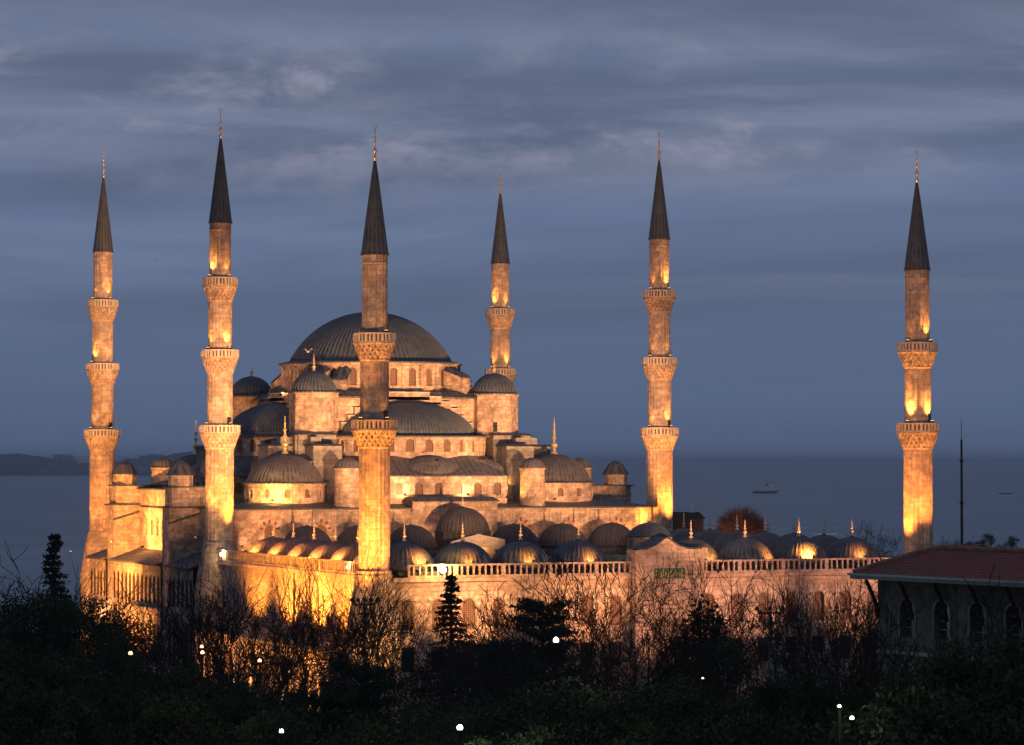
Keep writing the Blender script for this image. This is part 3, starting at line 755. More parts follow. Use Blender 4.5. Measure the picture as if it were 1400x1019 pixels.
# outer gate
gate = b = MB(); GXC = 28.75
top = [(25.3, 16.35), (26.2, 16.4), (27.2, 16.75), (28.1, 17.35), (28.45, 17.5), (28.8, 17.35), (29.7, 16.75), (30.8, 16.4), (32.3, 16.4)]
yo, yi = YF-1.6, YF+.95
op = arch_pts(28.8, 1.9, 0.0, 9.3, True)
for i in range(len(top)-1):
    b.face([(top[i][0], yo, 13.0), (top[i+1][0], yo, 13.0), (top[i+1][0], yo, top[i+1][1]), (top[i][0], yo, top[i][1])])
    b.face([(top[i][0], yo, top[i][1]), (top[i+1][0], yo, top[i+1][1]), (top[i+1][0], yi, top[i+1][1]), (top[i][0], yi, top[i][1])])
    b.face([(top[i][0], yi, 13.0), (top[i+1][0], yi, 13.0), (top[i+1][0], yi, top[i+1][1]), (top[i][0], yi, top[i][1])])
mp = plane_map((25.3, yo), (1, 0), (0, -1))
arch_wall(b, mp, 0, [(7.0, (1.9, 0.0, 9.0))], 0, 13.0, 1.3, True)
for x in (25.3, 32.3): b.face([(x, yo, 0), (x, yi, 0), (x, yi, 16.38), (x, yo, 16.38)])
b.box(25.0, 25.3, yo-.12, yo+.6, 0, 16.3); b.box(32.3, 32.6, yo-.12, yo+.6, 0, 16.3)
b.box(31.9, 32.95, yo-.15, yo+.7, 15.4, 16.5)
gt = b.build('gate', STONE_W, court)
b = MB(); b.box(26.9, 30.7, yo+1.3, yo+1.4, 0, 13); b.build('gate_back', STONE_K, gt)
b = MB()
for j in range(7):
    hw = 1.75*(1-j/7.5); z = 9.6+j*.42; b.box(28.8-hw, 28.8+hw, yo+.15+j*.16-.1, yo+1.3, z, z+.40)
b.build('niche_carving', STONE_W, gt)
b = MB()
for i in range(len(top)-1):
    b.hexa([(top[i][0], yo-.22, top[i][1]), (top[i+1][0], yo-.22, top[i+1][1]), (top[i+1][0], yi, top[i+1][1]), (top[i][0], yi, top[i][1])],
           [(top[i][0], yo-.22, top[i][1]+.12), (top[i+1][0], yo-.22, top[i+1][1]+.12), (top[i+1][0], yi, top[i+1][1]+.12), (top[i][0], yi, top[i][1]+.12)])
b.build('gate_roof', LEAD_D, gt)
b = MB(); b.box(27.1, 30.5, yo-.05, yo, 13.5, 14.5)
ins = b.build('inscription_panel', plain('green_enamel', (.05, .10, .05), .5, 0, .2, 4), gt)
random.seed(5); b = MB()
x = 27.25
while x < 30.3:      # flowing gilded script
    h = random.uniform(.3, .75); z = 13.65+random.uniform(0, .12)
    b.tube((x, yo-.07, z), (x+random.uniform(-.05, .08), yo-.07, z+h), .025, .03, 4)
    if random.random() < .6:
        for q in range(5):
            a0 = PI+PI*q/5; a1 = PI+PI*(q+1)/5
            b.tube((x+.14+.14*math.cos(a0), yo-.07, z+.08+.1*math.sin(a0)), (x+.14+.14*math.cos(a1), yo-.07, z+.08+.1*math.sin(a1)), .025, .025, 4)
    if random.random() < .5: b.box(x+.05, x+.11, yo-.09, yo-.05, z+h+.02, z+h+.08)
    x += random.uniform(.13, .24)
b.build('script', GOLD, ins)
# outer ablution gallery under the left wall
b = MB(); y0, y1, nb = -51.0, -9.0, 16; w = (y1-y0)/nb
mp = plane_map((-4.6, y0), (0, 1), (-1, 0))
arch_wall(b, mp, 0, [(w, (w*.34, .6, 4.3))]*nb, 0, 6.7, .2, True)
b.box(-4.6, -.05, y0-.4, y0, 0, 6.7); b.box(-4.6, -.05, y1, y1+.4, 0, 6.7)
g = b.build('ablution_gallery', STONE, court)
b = MB(); b.hexa([(-5.1, y0-.6, 6.75), (0, y0-.6, 8.1), (0, y1+.6, 8.1), (-5.1, y1+.6, 6.75)], [(-5.1, y0-.6, 6.95), (0, y0-.6, 8.3), (0, y1+.6, 8.3), (-5.1, y1+.6, 6.95)])
b.build('gallery_roof', LEAD_B, g)
# shallow pilasters breaking the long side wall
for i in range(7):
    b = MB(); b.box(-.22, .02, -50+i*7.2, -49.2+i*7.2, 8.4, 13.5); b.build('pilaster', STONE_W, court)

# ------------------------------------------------------------------ ground, sea, hills
def struct(name, b, m): o = b.build(name, m); o['kind'] = 'structure'; return o
def disp_ground():
    b = MB(); U = []; Vv = []
    fx = Vector((FWD.x, FWD.y, 0)).normalized()
    dist = [-60, 0, 60, 120, 200, 300, 420, 460, 520, 600, 700, 900, 1300]
    zz = [0, 0, 0, 0, 0, 0, 0, -2, -12, -26, -33, -36, -36]
    for i in range(len(dist)-1):
        for j in range(-14, 14):
            q = []
            for (a, s) in ((i, j), (i, j+1), (i+1, j+1), (i+1, j)):
                lat = s*(55+abs(s)*10); p = Vector((CAM.x, CAM.y, 0))+fx*dist[a]+RGT*lat
                q.append((p.x, p.y, zz[a]))
            b.face(q)
    return b
struct('ground', disp_ground(), GRASS)
b = MB(); N = 24
rs_ = [(0, 700), (700, 2500), (2500, 9000), (9000, 40000), (40000, 300000)]
for (r0, r1) in rs_:
    for i in range(N):
        a0 = 2*PI*i/N; a1 = 2*PI*(i+1)/N
        P = [(CAM.x+r*math.cos(a), CAM.y+r*math.sin(a), -30.0) for r, a in ((r0, a0), (r1, a0), (r1, a1), (r0, a1))]
        b.face(P if r0 else [P[0], P[1], P[2]])
struct('sea', b, SEA)
def hills():
    b = MB(); random.seed(3)
    prof = [(-200, 22), (-60, 24), (0, 25), (25, 26), (60, 21), (90, 14), (110, 11), (130, 13), (160, 14), (190, 17), (220, 21), (250, 28), (290, 31), (330, 24), (370, 10), (400, 4), (520, 0)]
    def hp(px, sh=0):
        for (a, h0), (c, h1) in zip(prof, prof[1:]):
            if a <= px <= c:
                t = (px-a)/(c-a); t = t*t*(3-2*t)
                return h0+(h1-h0)*t
        return 0
    D0 = 11000
    rows = [(0, 0), (500, .45), (1100, .72), (1800, 1.0), (3000, .9), (4500, 0)]
    grid = []
    for dd, k in rows:
        row = []
        for px in range(-200, 521, 6):
            d = D0+dd; x, y = ground_at(px, d)
            n = math.sin(px*.21+dd)*.6+math.sin(px*.53+1+dd*.01)*.35
            h = (hp(px)*k+(n if 0 < k else 0)*min(1, hp(px)/8))*D0/FPX*1.05
            row.append((x, y, -30+(h+13)*k if k else -31))
        grid.append(row)
    for i in range(len(grid)-1):
        for j in range(len(grid[0])-1):
            b.face([grid[i][j], grid[i][j+1], grid[i+1][j+1], grid[i+1][j]])
    return b
struct('hills', hills(), HILLM)
b = MB(); random.seed(9)      # scattered pale houses of the far shore
for i in range(150):
    px = random.choice([random.gauss(205, 20), random.gauss(85, 16), random.gauss(215, 12)]); d = 10850+random.uniform(0, 500)
    x, y = ground_at(px, d); z = -30+random.uniform(10, 75); s = random.uniform(5, 11)
    b.box(x-s, x+s, y-s, y+s, z-8, z+random.uniform(4, 8))
tag(b.build('far_town', plain('pale_render', (.20, .22, .24), .9, 0, .4, .01)), 'scatter of tiny pale houses on the dark hills across the water', 'town', kind='stuff')
# park path
b = MB()
for i in range(20):
    x0, y0_ = ground_at(380+i*22, 236); x1_, y1_ = ground_at(402+i*22, 236)
    b.face([(x0, y0_-2, .004), (x1_, y1_-2, .004), (x1_, y1_+2, .004), (x0, y0_+2, .004)])
struct('path', b, ASPHALT)

# ------------------------------------------------------------------ stone building with tiled roof, lower right
def right_building():
    d0 = 150.0; A = Vector((*ground_at(1165, d0), 0)); ze = z_at(783, d0)
    u = (RGT*.565 - Vector((FWD.x, FWD.y, 0)).normalized()*.825); u.z = 0; u.normalize()
    v = Vector((-u.y, u.x, 0))
    if v.dot(FWD) < 0: v = -v
    t = empty('stone_house', (A.x, A.y, 0), 'dark stone building with red tiled hip roof, wooden eave brackets and arched windows', 'house')
    P = lambda a, b_, z: (A.x+u.x*a+v.x*b_, A.y+u.y*a+v.y*b_, z)
    Lh, Wd = 34, 9.0; h = 2.95; rise = z_at(750, d0-.8)-ze
    b = MB()
    e0 = [P(0, 0, ze), P(Lh, 0, ze), P(Lh, Wd, ze), P(0, Wd, ze)]
    r0, r1 = P(h, h, ze+rise), P(Lh-h, h, ze+rise); r2, r3 = P(Lh-h, Wd-h, ze+rise), P(h, Wd-h, ze+rise)
    sl = math.hypot(h, rise)
    b.face([e0[0], e0[1], r1, r0], [(0, 0), (Lh, 0), (Lh-h, sl), (h, sl)])
    b.face([e0[3], e0[0], r0, r3], [(0, 0), (Wd, 0), (Wd-h, sl), (h, sl)])
    b.face([e0[2], e0[3], r3, r2], [(0, 0), (Lh, 0), (Lh-h, sl), (h, sl)])
    b.face([r0, r1, r2, r3]); b.face([e0[1], e0[2], r2, r1])
    rf = b.build('roof', TILES, t)
    b = MB()
    for p, q in ((e0[0], r0), (r0, r1), (r0, r3)): b.tube((*p[:2], p[2]+.06), (*q[:2], q[2]+.06), .13, .13, 6)
    b.build('ridge_tiles', plain('ridge_tile', (.22, .12, .09), .85), rf)
    b = MB(); b.hexa([P(-.08, -.08, ze-.30), P(Lh, -.08, ze-.30), P(Lh, Wd, ze-.30), P(-.08, Wd, ze-.30)], [P(-.08, -.08, ze-.02), P(Lh, -.08, ze-.02), P(Lh, Wd, ze-.02), P(-.08, Wd, ze-.02)])
    b.build('eave', plain('eave_paint', (.13, .15, .19), .5, 0, .2, 3), t)
    b = MB(); b.hexa([P(-.2, -.2, ze-.12), P(Lh, -.2, ze-.12), P(Lh, -.06, ze-.12), P(-.2, -.06, ze-.12)], [P(-.2, -.2, ze), P(Lh, -.2, ze), P(Lh, -.06, ze), P(-.2, -.06, ze)])
    b.build('gutter', STEEL, t)
    # wall
    ox, oy = .85, .95
    o = P(ox, oy, 0)
    b = MB(); mp = plane_map((o[0], o[1]), (u.x, u.y), (-v.x, -v.y))
    zt = ze-.3
    bays = [(1.0, None)]+[(2.55, (.55, zt-2.9, zt-1.5))]*11
    outs = arch_wall(b, mp, 0, bays, zt-3.7, zt, .45)
    o2 = arch_wall(b, mp, 0, [(1.0, None)]+[(2.55, (.6, zt-6.6, zt-4.9))]*11, 0, zt-3.7, .45)
    w0, w1, w2, w3 = P(ox, oy, 0), P(ox, Wd-oy, 0), P(Lh-ox, Wd-oy, 0), P(Lh-ox, oy, 0)
    for a, c in ((w0, w1), (w1, w2), (w2, w3)): b.face([(a[0], a[1], 0), (c[0], c[1], 0), (c[0], c[1], zt), (a[0], a[1], zt)])
    w = b.build('wall', stone('house_stone', (.13, .125, .12), (.08, .077, .075), (.045, .045, .045), .55, .28), t)
    panes(outs, mp, w, .4, GLASS, fm=plain('house_trim', (.17, .165, .16), .85)); panes(o2, mp, w, .4, GLASS, fm=STONE_G)
    for P_ in outs:      # glazing bars
        g = MB(); uc = (P_[0][0]+P_[-1][0])/2
        for z in (P_[0][1]+.45, P_[0][1]+.9, P_[0][1]+1.35):
            g.face([mp(uc-.5, z, .36), mp(uc+.5, z, .36), mp(uc+.5, z+.06, .36), mp(uc-.5, z+.06, .36)])
        g.face([mp(uc-.03, P_[0][1], .36), mp(uc+.03, P_[0][1], .36), mp(uc+.03, P_[0][1]+2.0, .36), mp(uc-.03, P_[0][1]+2.0, .36)])
        g.build('glazing_bars', STONE_G, w)
    b = MB(); b.hexa([P(ox, oy-.12, zt-3.8), P(Lh-ox, oy-.12, zt-3.8), P(Lh-ox, oy+.02, zt-3.8), P(ox, oy+.02, zt-3.8)], [P(ox, oy-.12, zt-3.62), P(Lh-ox, oy-.12, zt-3.62), P(Lh-ox, oy+.02, zt-3.62), P(ox, oy+.02, zt-3.62)])
    b.build('string_course', STONE_G, t)
    for i in range(9):
        a = ox+i*2.55+.05
        b = MB(); pts = []
        # curved strut from wall up to the eave edge
        n = 6
        for k in range(n):
            f0, f1 = k/n, (k+1)/n
            q0 = P(a, oy-.85*f0**1.5, zt-2.0+1.95*f0); q1 = P(a, oy-.85*f1**1.5, zt-2.0+1.95*f1)
            b.tube(q0, q1, .11, .11, 4)
        b.build('bracket', WOOD, t)
    # low lean-to roof at the right end of the front
    l = MB(); l.hexa([P(13.3, -1.2, ze-3.4), P(22, -1.2, ze-3.4), P(22, oy, ze-1.4), P(13.3, oy, ze-1.4)], [P(13.3, -1.2, ze-3.25), P(22, -1.2, ze-3.25), P(22, oy, ze-1.25), P(13.3, oy, ze-1.25)])
    l.build('lean_to_roof', LEAD_D, t)
right_building()

# small stone gate lit from the park
gx, gy = ground_at(1102, 238)
def park_gate():
    t = empty('stone_archway', (gx, gy, 0), 'small pale stone archway among the trees below the right courtyard wall', 'archway')
    fx = Vector((FWD.x, FWD.y, 0)).normalized(); zt = z_at(898, 238)
    o = Vector((gx, gy, 0))-RGT*2.6
    mp = plane_map((o.x, o.y), (RGT.x, RGT.y), (-fx.x, -fx.y)); b = MB()
    arch_wall(b, mp, 0, [(1.4, None), (2.6, (.95, 0, z_at(950, 238))), (1.2, None)], 0, zt, 1.0, True)
    for q in ((0, 0), (5.2, 0)): b.face([mp(q[0], 0, 0), mp(q[0], 0, 1.5), mp(q[0], zt, 1.5), mp(q[0], zt, 0)])
    b.face([mp(0, zt, 0), mp(5.2, zt, 0), mp(5.2, zt, 1.5), mp(0, zt, 1.5)])
    b.build('arch_body', STONE_G, t)
    b = MB(); b.hexa([mp(-.2, zt+.01, -.2), mp(5.4, zt+.01, -.2), mp(5.4, zt+.01, 1.6), mp(-.2, zt+.01, 1.6)], [mp(-.2, zt+.3, -.2), mp(5.4, zt+.3, -.2), mp(5.4, zt+.3, 1.6), mp(-.2, zt+.3, 1.6)])
    b.build('coping', STONE_G, t)
    b = MB(); b.face([mp(1.6, 0, 1.2), mp(3.8, 0, 1.2), mp(3.8, zt-.4, 1.2), mp(1.6, zt-.4, 1.2)]); b.build('door', GLASS, t)
park_gate()

# ------------------------------------------------------------------ trees
def rand_dir(rnd):
    while True:
        v = Vector((rnd.uniform(-1, 1), rnd.uniform(-1, 1), rnd.uniform(-1, 1)))
        if .05 < v.length < 1: return v.normalized()
def bare_meshes(seed, style):
    """style 0 spreading, 1 upright broom, 2 pollarded with thick stumps and long shoots"""
    rnd = random.Random(seed); tr = MB(); cr = MB()
    spread = {0: .80, 1: .50, 2: .6}[style]; levels = 6; lean = rand_dir(rnd)*.12
    def grow(p, d, L, r, lv):
        n = 3 if lv < 3 else 2
        for i in range(n):
            d = (d+rand_dir(rnd)*(.20 if lv < 3 else .30)+Vector((0, 0, .04))+lean*(.5 if lv < 2 else 0)).normalized()
            q = p+d*(L/n); r2 = r*(.88 if i < n-1 else .8)
            (tr if lv < 3 else cr).tube(p, q, max(r, .020), max(r2, .016), 6 if lv < 2 else 3); p, r = q, r2
            if lv >= 2 and lv < levels and rnd.random() < .34:
                grow(p, (d+rand_dir(rnd)*.75+Vector((0, 0, .25))).normalized(), L*rnd.uniform(.45, .65), r*.5, lv+2)
        if lv >= levels: return
        if style == 2 and lv == 2:
            k = 9
            for _ in range(k):
                grow(p, (d*.7+rand_dir(rnd)*.5+Vector((0, 0, .9))).normalized(), L*rnd.uniform(.8, 1.25), .035, 5)
            return
        k = rnd.choice((2, 3, 4)) if lv < 2 else rnd.choice((2, 2, 3))
        for _ in range(k):
            nd = (d+rand_dir(rnd)*spread*1.25+Vector((0, 0, .18))).normalized()
            grow(p, nd, L*rnd.uniform(.60, .95), r*rnd.uniform(.58, .80), lv+1)
    grow(Vector((0, 0, 0)), Vector((0, 0, 1)), 4.0 if style != 2 else 5.0, .36, 0)
    H = sorted(p[2] for p in cr.v)[int(len(cr.v)*.99)]
    return tr, cr, H
def clump(mb, c, rad, n, rnd, size, flat=1.0, droop=0.0):
    for _ in range(n):
        v = rand_dir(rnd)*rad*(rnd.random()**.4); p = Vector(c)+Vector((v.x, v.y, v.z*flat)); p.z -= droop*(v.x*v.x+v.y*v.y)
        a = rand_dir(rnd); b = rand_dir(rnd); s = size*rnd.uniform(.6, 1.4)
        mb.face([p, p+a*s, p+a*s+b*s*.6, p+b*s*.7], [(0, 0), (1, 0), (1, 1), (0, 1)])
def evergreen_meshes(seed, style):
    """0 broad holm oak, 1 layered cedar, 2 spire conifer, 3 narrow cypress"""
    rnd = random.Random(seed); tr = MB(); cr = MB()
    H = 14.0
    if style == 0:
        tr.tube((0, 0, 0), (0, 0, 7), .4, .2, 8)
        for i in range(52):
            a = rnd.uniform(0, 2*PI); zz = rnd.uniform(.18, 1); rr = 5.2*math.sqrt(max(0, 1-((zz-.45)/.56)**2))*rnd.uniform(.45, 1.0)
            c = (rr*math.cos(a), rr*math.sin(a), zz*H*.93)
            tr.tube((0, 0, min(7, zz*7)), c, .10, .03, 4)
            clump(cr, c, rnd.uniform(.8, 1.7), 330, rnd, .135, .7)
    elif style == 1:
        tr.tube((0, 0, 0), (.3, 0, 13.4), .42, .08, 8)
        for k in range(11):
            z = 4.0+k*.92; R_ = (5.6-(k*.34))*rnd.uniform(.75, 1.05)
            for j in range(5):
                a = rnd.uniform(0, 2*PI); L = R_*rnd.uniform(.7, 1.0)
                tip = (L*math.cos(a), L*math.sin(a), z+rnd.uniform(.1, .5)); tr.tube((0, 0, z-.3), tip, .10, .03, 4)
                for q in range(5):
                    f = .3+.17*q; c = (tip[0]*f+rnd.uniform(-.4, .4), tip[1]*f+rnd.uniform(-.4, .4), z-.3+(tip[2]-z+.3)*f+.15)
                    clump(cr, c, .85, 46, rnd, .19, .22)
    elif style == 2:
        tr.tube((0, 0, 0), (0, 0, 14), .3, .03, 6)
        for k in range(30):
            z = 2.2+k*.40; R_ = (14.2-z)*.30*rnd.uniform(.7, 1.15)+.1
            for j in range(6):
                a = rnd.uniform(0, 2*PI); tip = Vector((R_*math.cos(a), R_*math.sin(a), z-R_*.12)); tr.tube((0, 0, z+.1), tip, .04, .015, 3)
                for q in range(4):
                    c = Vector((0, 0, z)).lerp(tip, .3+.22*q); clump(cr, c, .26+.04*R_, 10, rnd, .16, .45)
    else:
        tr.tube((0, 0, 0), (0, 0, 13), .25, .04, 6)
        for i in range(60):
            z = rnd.uniform(1.0, 13.6); rr = 1.9*math.sin(PI*min(1, (z/14)**.8))**.7*rnd.uniform(.4, 1)
            a = rnd.uniform(0, 2*PI); clump(cr, (rr*math.cos(a), rr*math.sin(a), z), .7, 110, rnd, .18, 1.3)
    return tr, cr, 14.0
def tree_proto(kind, seed, style):
    tr, cr, H = (bare_meshes if kind == 'bare' else evergreen_meshes)(seed, style)
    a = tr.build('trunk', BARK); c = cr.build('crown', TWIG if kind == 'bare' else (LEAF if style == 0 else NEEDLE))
    d = (a.data, c.data, H); bpy.data.objects.remove(a); bpy.data.objects.remove(c); return d
BARE = {(s, q): tree_proto('bare', 10+s*11+q, s) for s in (0, 1, 2) for q in range(5 if s < 2 else 3)}
EVG = {(s, q): tree_proto('ever', 40+s*5+q, s) for s in range(4) for q in range(2 if s < 2 else 1)}
tree_list = []      # (px, top y, depth, family, style)
T = lambda q: tree_list.append((q[0], q[1]+(9 if q[3] == 'bare' and q[2] < 300 else 0), *q[2:]))
# bare winter trees, left to right
for px, y, d, s in ((14, 772, 215, 0), (48, 782, 212, 0), (112, 800, 210, 0), (196, 846, 205, 0), (228, 818, 236, 0), (262, 806, 232, 1), (292, 792, 226, 0),
                    (322, 764, 222, 2), (352, 800, 205, 2), (404, 752, 214, 2), (462, 812, 236, 0), (520, 806, 226, 0), (546, 792, 215, 1),
                    (598, 846, 230, 0), (692, 800, 230, 0), (772, 790, 226, 0), (798, 770, 222, 1), (852, 762, 224, 1),
                    (884, 758, 218, 0), (916, 768, 214, 0), (1034, 826, 228, 0), (1092, 806, 222, 1), (1122, 776, 212, 2), (1148, 786, 216, 1),
                    (1172, 800, 208, 2), (1206, 792, 196, 0), (1232, 840, 186, 1), (1288, 842, 128, 0), (620, 884, 175, 0), (1110, 884, 160, 0), (1170, 872, 158, 0), (830, 866, 168, 0), 
                    (566, 866, 176, 1), (640, 856, 184, 0), (690, 862, 178, 1), (780, 846, 182, 0), (818, 858, 172, 2), (868, 842, 180, 0), (905, 852, 174, 1), (1064, 850, 176, 0), (1100, 858, 168, 2), (1130, 852, 172, 0), (1195, 846, 160, 1), (1216, 822, 152, 0), (1252, 842, 140, 0), (1330, 838, 130, 0), (96, 850, 176, 0), (240, 856, 180, 1), (310, 850, 184, 0), (440, 862, 178, 0), (1150, 742, 395, 0), (1192, 716, 400, 0), (1214, 722, 392, 0), (1292, 735, 390, 1)):
    T((px, y, d, 'bare', s))
# evergreens
for px, y, d, s in ((76, 730, 246, 2), (10, 812, 215, 0), (60, 800, 208, 0), (112, 806, 206, 0), (140, 856, 200, 0), (24, 866, 165, 0), (96, 880, 160, 0), (176, 896, 168, 0), (240, 898, 170, 0), (300, 920, 164, 0),
                    (360, 926, 160, 0), (148, 922, 140, 0), (50, 924, 138, 0), (230, 940, 136, 0), (320, 956, 134, 0), (410, 962, 138, 0),
                    (496, 906, 168, 1), (452, 940, 150, 1), (560, 950, 150, 0), (617, 786, 232, 2), (664, 876, 205, 1), (745, 818, 216, 1), (700, 884, 190, 1), (790, 922, 150, 0),
                    (838, 936, 150, 0), (900, 926, 150, 0), (958, 822, 214, 3), (980, 828, 208, 3), (996, 868, 200, 0), (946, 918, 160, 0), (1010, 935, 150, 0), (1070, 918, 150, 0), (740, 930, 142, 0), (880, 934, 140, 0), (970, 936, 138, 0), (640, 950, 140, 0),
                    (1150, 912, 142, 0), (1225, 925, 128, 0), (1310, 878, 116, 0), (1362, 846, 112, 0), (1398, 872, 108, 0), (1290, 930, 104, 0), (1352, 926, 102, 0), (1225, 958, 106, 0), (1120, 966, 118, 0), (1040, 968, 120, 0), (540, 972, 128, 0), (480, 975, 126, 0), (940, 976, 122, 0), (850, 978, 122, 0), (760, 982, 122, 0), (670, 988, 122, 0),
                    (1352, 728, 385, 0), (1385, 732, 380, 0), (1330, 738, 380, 0)):
    T((px, y, d, 'ever', s))
EN = {0: ('evergreen_tree', 'broad dark evergreen'), 1: ('cedar_tree', 'layered dark cedar'), 2: ('spruce_tree', 'pointed conifer'), 3: ('cypress_tree', 'narrow dark cypress')}
BN = {0: 'leafless spreading tree', 1: 'leafless upright tree', 2: 'leafless pollarded tree'}
def zone(px, y, d):
    if d > 300: return 'beyond the courtyard by the right minaret' if px < 1300 else 'on the skyline behind the tiled roof'
    near = 'low ' if y > 915 else ('' if y > 850 else 'tall ')
    for a, s in ((130, 'against the sea at the left'), (240, 'before the arcaded hall gallery'), (330, 'before the dark buttress and second minaret'), (500, 'before the yellow lit left wall'), (560, 'below the front minaret'),
                 (700, 'below the bright parapet lamp'), (860, 'before the left half of the courtyard front'), (960, 'before the courtyard gate'), (1160, 'before the right courtyard windows'), (1500, 'beside the stone house')):
        if px < a: return near+s
rt = random.Random(77); used = {}
tree_list.sort()
for px, y, d, fam, s in tree_list:
    kind = 'leafless_tree' if fam == 'bare' else EN[s][0]
    desc = BN[s] if fam == 'bare' else EN[s][1]
    x, yy = ground_at(px, d); h = z_at(y, d)
    zb = 0
    if d > 300: zb = 6.0 if fam == 'bare' else 9
    meshes = BARE[(s, rt.randrange(5 if s < 2 else 3))] if fam == 'bare' else EVG[(s, rt.randrange(2) if s < 2 else 0)]
    e = bpy.data.objects.new(kind, None); C.objects.link(e); e.location = (x, yy, zb)
    sc = (h-zb)/meshes[2]; wd = sc*(rt.uniform(.9, 1.2)); 
    if fam == 'bare': wd = sc*rt.uniform(.8, 1.15)
    e.scale = (wd, wd, sc); e.rotation_euler = (0, 0, rt.uniform(0, 2*PI))
    key = desc+', '+zone(px, y, d); used.setdefault(key, []).append(e)
    e['category'] = 'tree'; e['group'] = 'leafless trees in the park' if fam == 'bare' else 'evergreen trees in the park'
    for n, me in (('trunk', meshes[0]), ('crown', meshes[1])):
        o = bpy.data.objects.new(n, me); C.objects.link(o); o.parent = e
ORD = ['first', 'second', 'third', 'fourth', 'fifth', 'sixth', 'seventh', 'eighth', 'ninth', 'tenth']
for key, es in used.items():
    for i, e in enumerate(es):
        e['label'] = key if len(es) == 1 else '%s, %s from left' % (key, ORD[i])
# round reddish tree behind the courtyard
def red_tree():
    rnd = random.Random(4); tr = MB(); cr = MB(); x, y = ground_at(1013, 400); z0 = z_at(745, 400)
    t = empty('leafless_tree', (x, y, 0), 'round reddish brown leafless tree crown behind the courtyard domes', 'tree')
    tr.tube((x, y, 0), (x, y, z0+1.5), .35, .2, 6)
    c = Vector((x, y, z0+1.5)); 
    for i in range(1500):
        d = rand_dir(rnd); d.z = abs(d.z)*1.0-.15; d.normalize(); L = rnd.uniform(2.6, 4.5)
        p = c; k = (d+rand_dir(rnd)*.25).normalized()*L*.45; cr.tube(p, p+k, .03, .02); q = p+k
        for _ in range(3): cr.tube(q, q+(d+rand_dir(rnd)*.5).normalized()*L*.5, .022, .012)
    tr.build('trunk', BARK, t); cr.build('crown', TWIG_R, t)
red_tree()

# ------------------------------------------------------------------ lamps in the park
def globe_lamp(px, y, d, kind, label, r=.30, power=120):
    x, yy = ground_at(px, d); z = z_at(y, d)
    t = empty('street_lamp', (x, yy, 0), label, 'street lamp', 'globe lamps in the park')
    b = MB(); b.lathe([(.16, 0), (.14, .5), (.07, .7), (.05, z-r-.1), (.12, z-r), (.12, z-r+.05)], (x, yy), 10); b.build('pole', BARK, t)
    b = MB(); b.lathe([(.01, z-r)]+[(r*math.sin(PI*i/10), z-r*math.cos(PI*i/10)) for i in range(1, 10)]+[(.01, z+r)], (x, yy), 16)
    b.build('globe', COOL if kind == 'cool' else WARMW, t)
    ld = bpy.data.lights.new('globe_light', 'POINT'); ld.energy = power; ld.color = (.8, 1, .75) if kind == 'cool' else (1, .6, .35); ld.shadow_soft_size = r
    lo = bpy.data.objects.new('globe_light', ld); C.objects.link(lo); lo.parent = t; lo.location = (0, 0, z+r+.25)
globe_lamp(760, 875, 150, 'cool', 'round white globe lamp shining in the dark trees below the courtyard front', 0.150, 320)
globe_lamp(629, 994, 118, 'cool', 'white globe lamp lighting green leaves at the bottom edge, below the spruce', 0.128, 520)
globe_lamp(386, 999, 116, 'cool', 'white globe lamp at the bottom edge under the yellow lit wall', 0.090, 180)
globe_lamp(180, 893, 132, 'warm', 'lone warm globe lamp among dark evergreens below the hall gallery', 0.098, 45)
globe_lamp(277, 884, 131, 'warm', 'upper warm lamp of a close pair below the second minaret', 0.083, 45)
globe_lamp(278, 892, 129, 'warm', 'lower warm lamp of a close pair below the second minaret', 0.090, 45)
globe_lamp(356, 903, 133, 'warm', 'warm lamp in bare branches before the ablution gallery', 0.090, 45)
globe_lamp(1146, 965, 104, 'cool', 'pale lamp glinting through twigs right of the small stone archway', 0.068, 45)
globe_lamp(1163, 981, 103, 'cool', 'pale lamp at bottom right, a little lower than its neighbour near the archway', 0.083, 45)
globe_lamp(960, 927, 140, 'warm', 'tiny warm lamp glimpsed between evergreens below the cypress pair', 0.060, 45)

def mast(px, y, d, label, beams, n=4):
    x, yy = ground_at(px, d); z = z_at(y, d)
    t = empty('floodlight_mast', (x, yy, 0), label, 'floodlight mast', 'floodlight masts in the park')
    b = MB(); b.lathe([(.30, 0), (.26, 3), (.14, z)], (x, yy), 10); b.build('pole', STEEL, t)
    b = MB(); c = Vector((x, yy, z)); p0 = c-RGT*.95; p1 = c+RGT*.95
    b.tube(p0, p1, .09, .09, 6); b.box(x-.5, x+.5, yy-.5, yy+.5, z-.9, z-.75)
    for s in (-.5, .5): b.tube((x+s, yy, z-.75), (x+s, yy, z), .04, .04, 4)
    b.build('platform', IRON, t)
    for i in range(n):
        q = p0.lerp(p1, i/(n-1)); h = MB(); yb = q+Vector((0, 0, .28))
        tilt = RGT*((i-(n-1)/2)*.12)
        h.tube(yb-FWD*.12-Vector((0, 0, .08)), yb+FWD*.22+tilt+Vector((0, 0, .12)), .10, .20, 8); h.tube(q, yb, .04, .04, 4)
        h.build('lamp_head', IRON, t)
    for (tx, ty, tz, P_, ang, col) in beams:
        ld = bpy.data.lights.new('mast_beam', 'SPOT'); ld.energy = P_; ld.color = col; ld.spot_size = R(ang); ld.spot_blend = .6; ld.shadow_soft_size = .6
        lo = bpy.data.objects.new('mast_beam', ld); C.objects.link(lo); lo.parent = t; lo.location = Vector((0, 0, z+.5))+FWD*.8
        lo.rotation_mode = 'QUATERNION'; lo.rotation_quaternion = (Vector((tx, ty, tz))-(c+Vector((0, 0, .5)))).to_track_quat('-Z', 'Y')
GEN = (1, .49, .21)
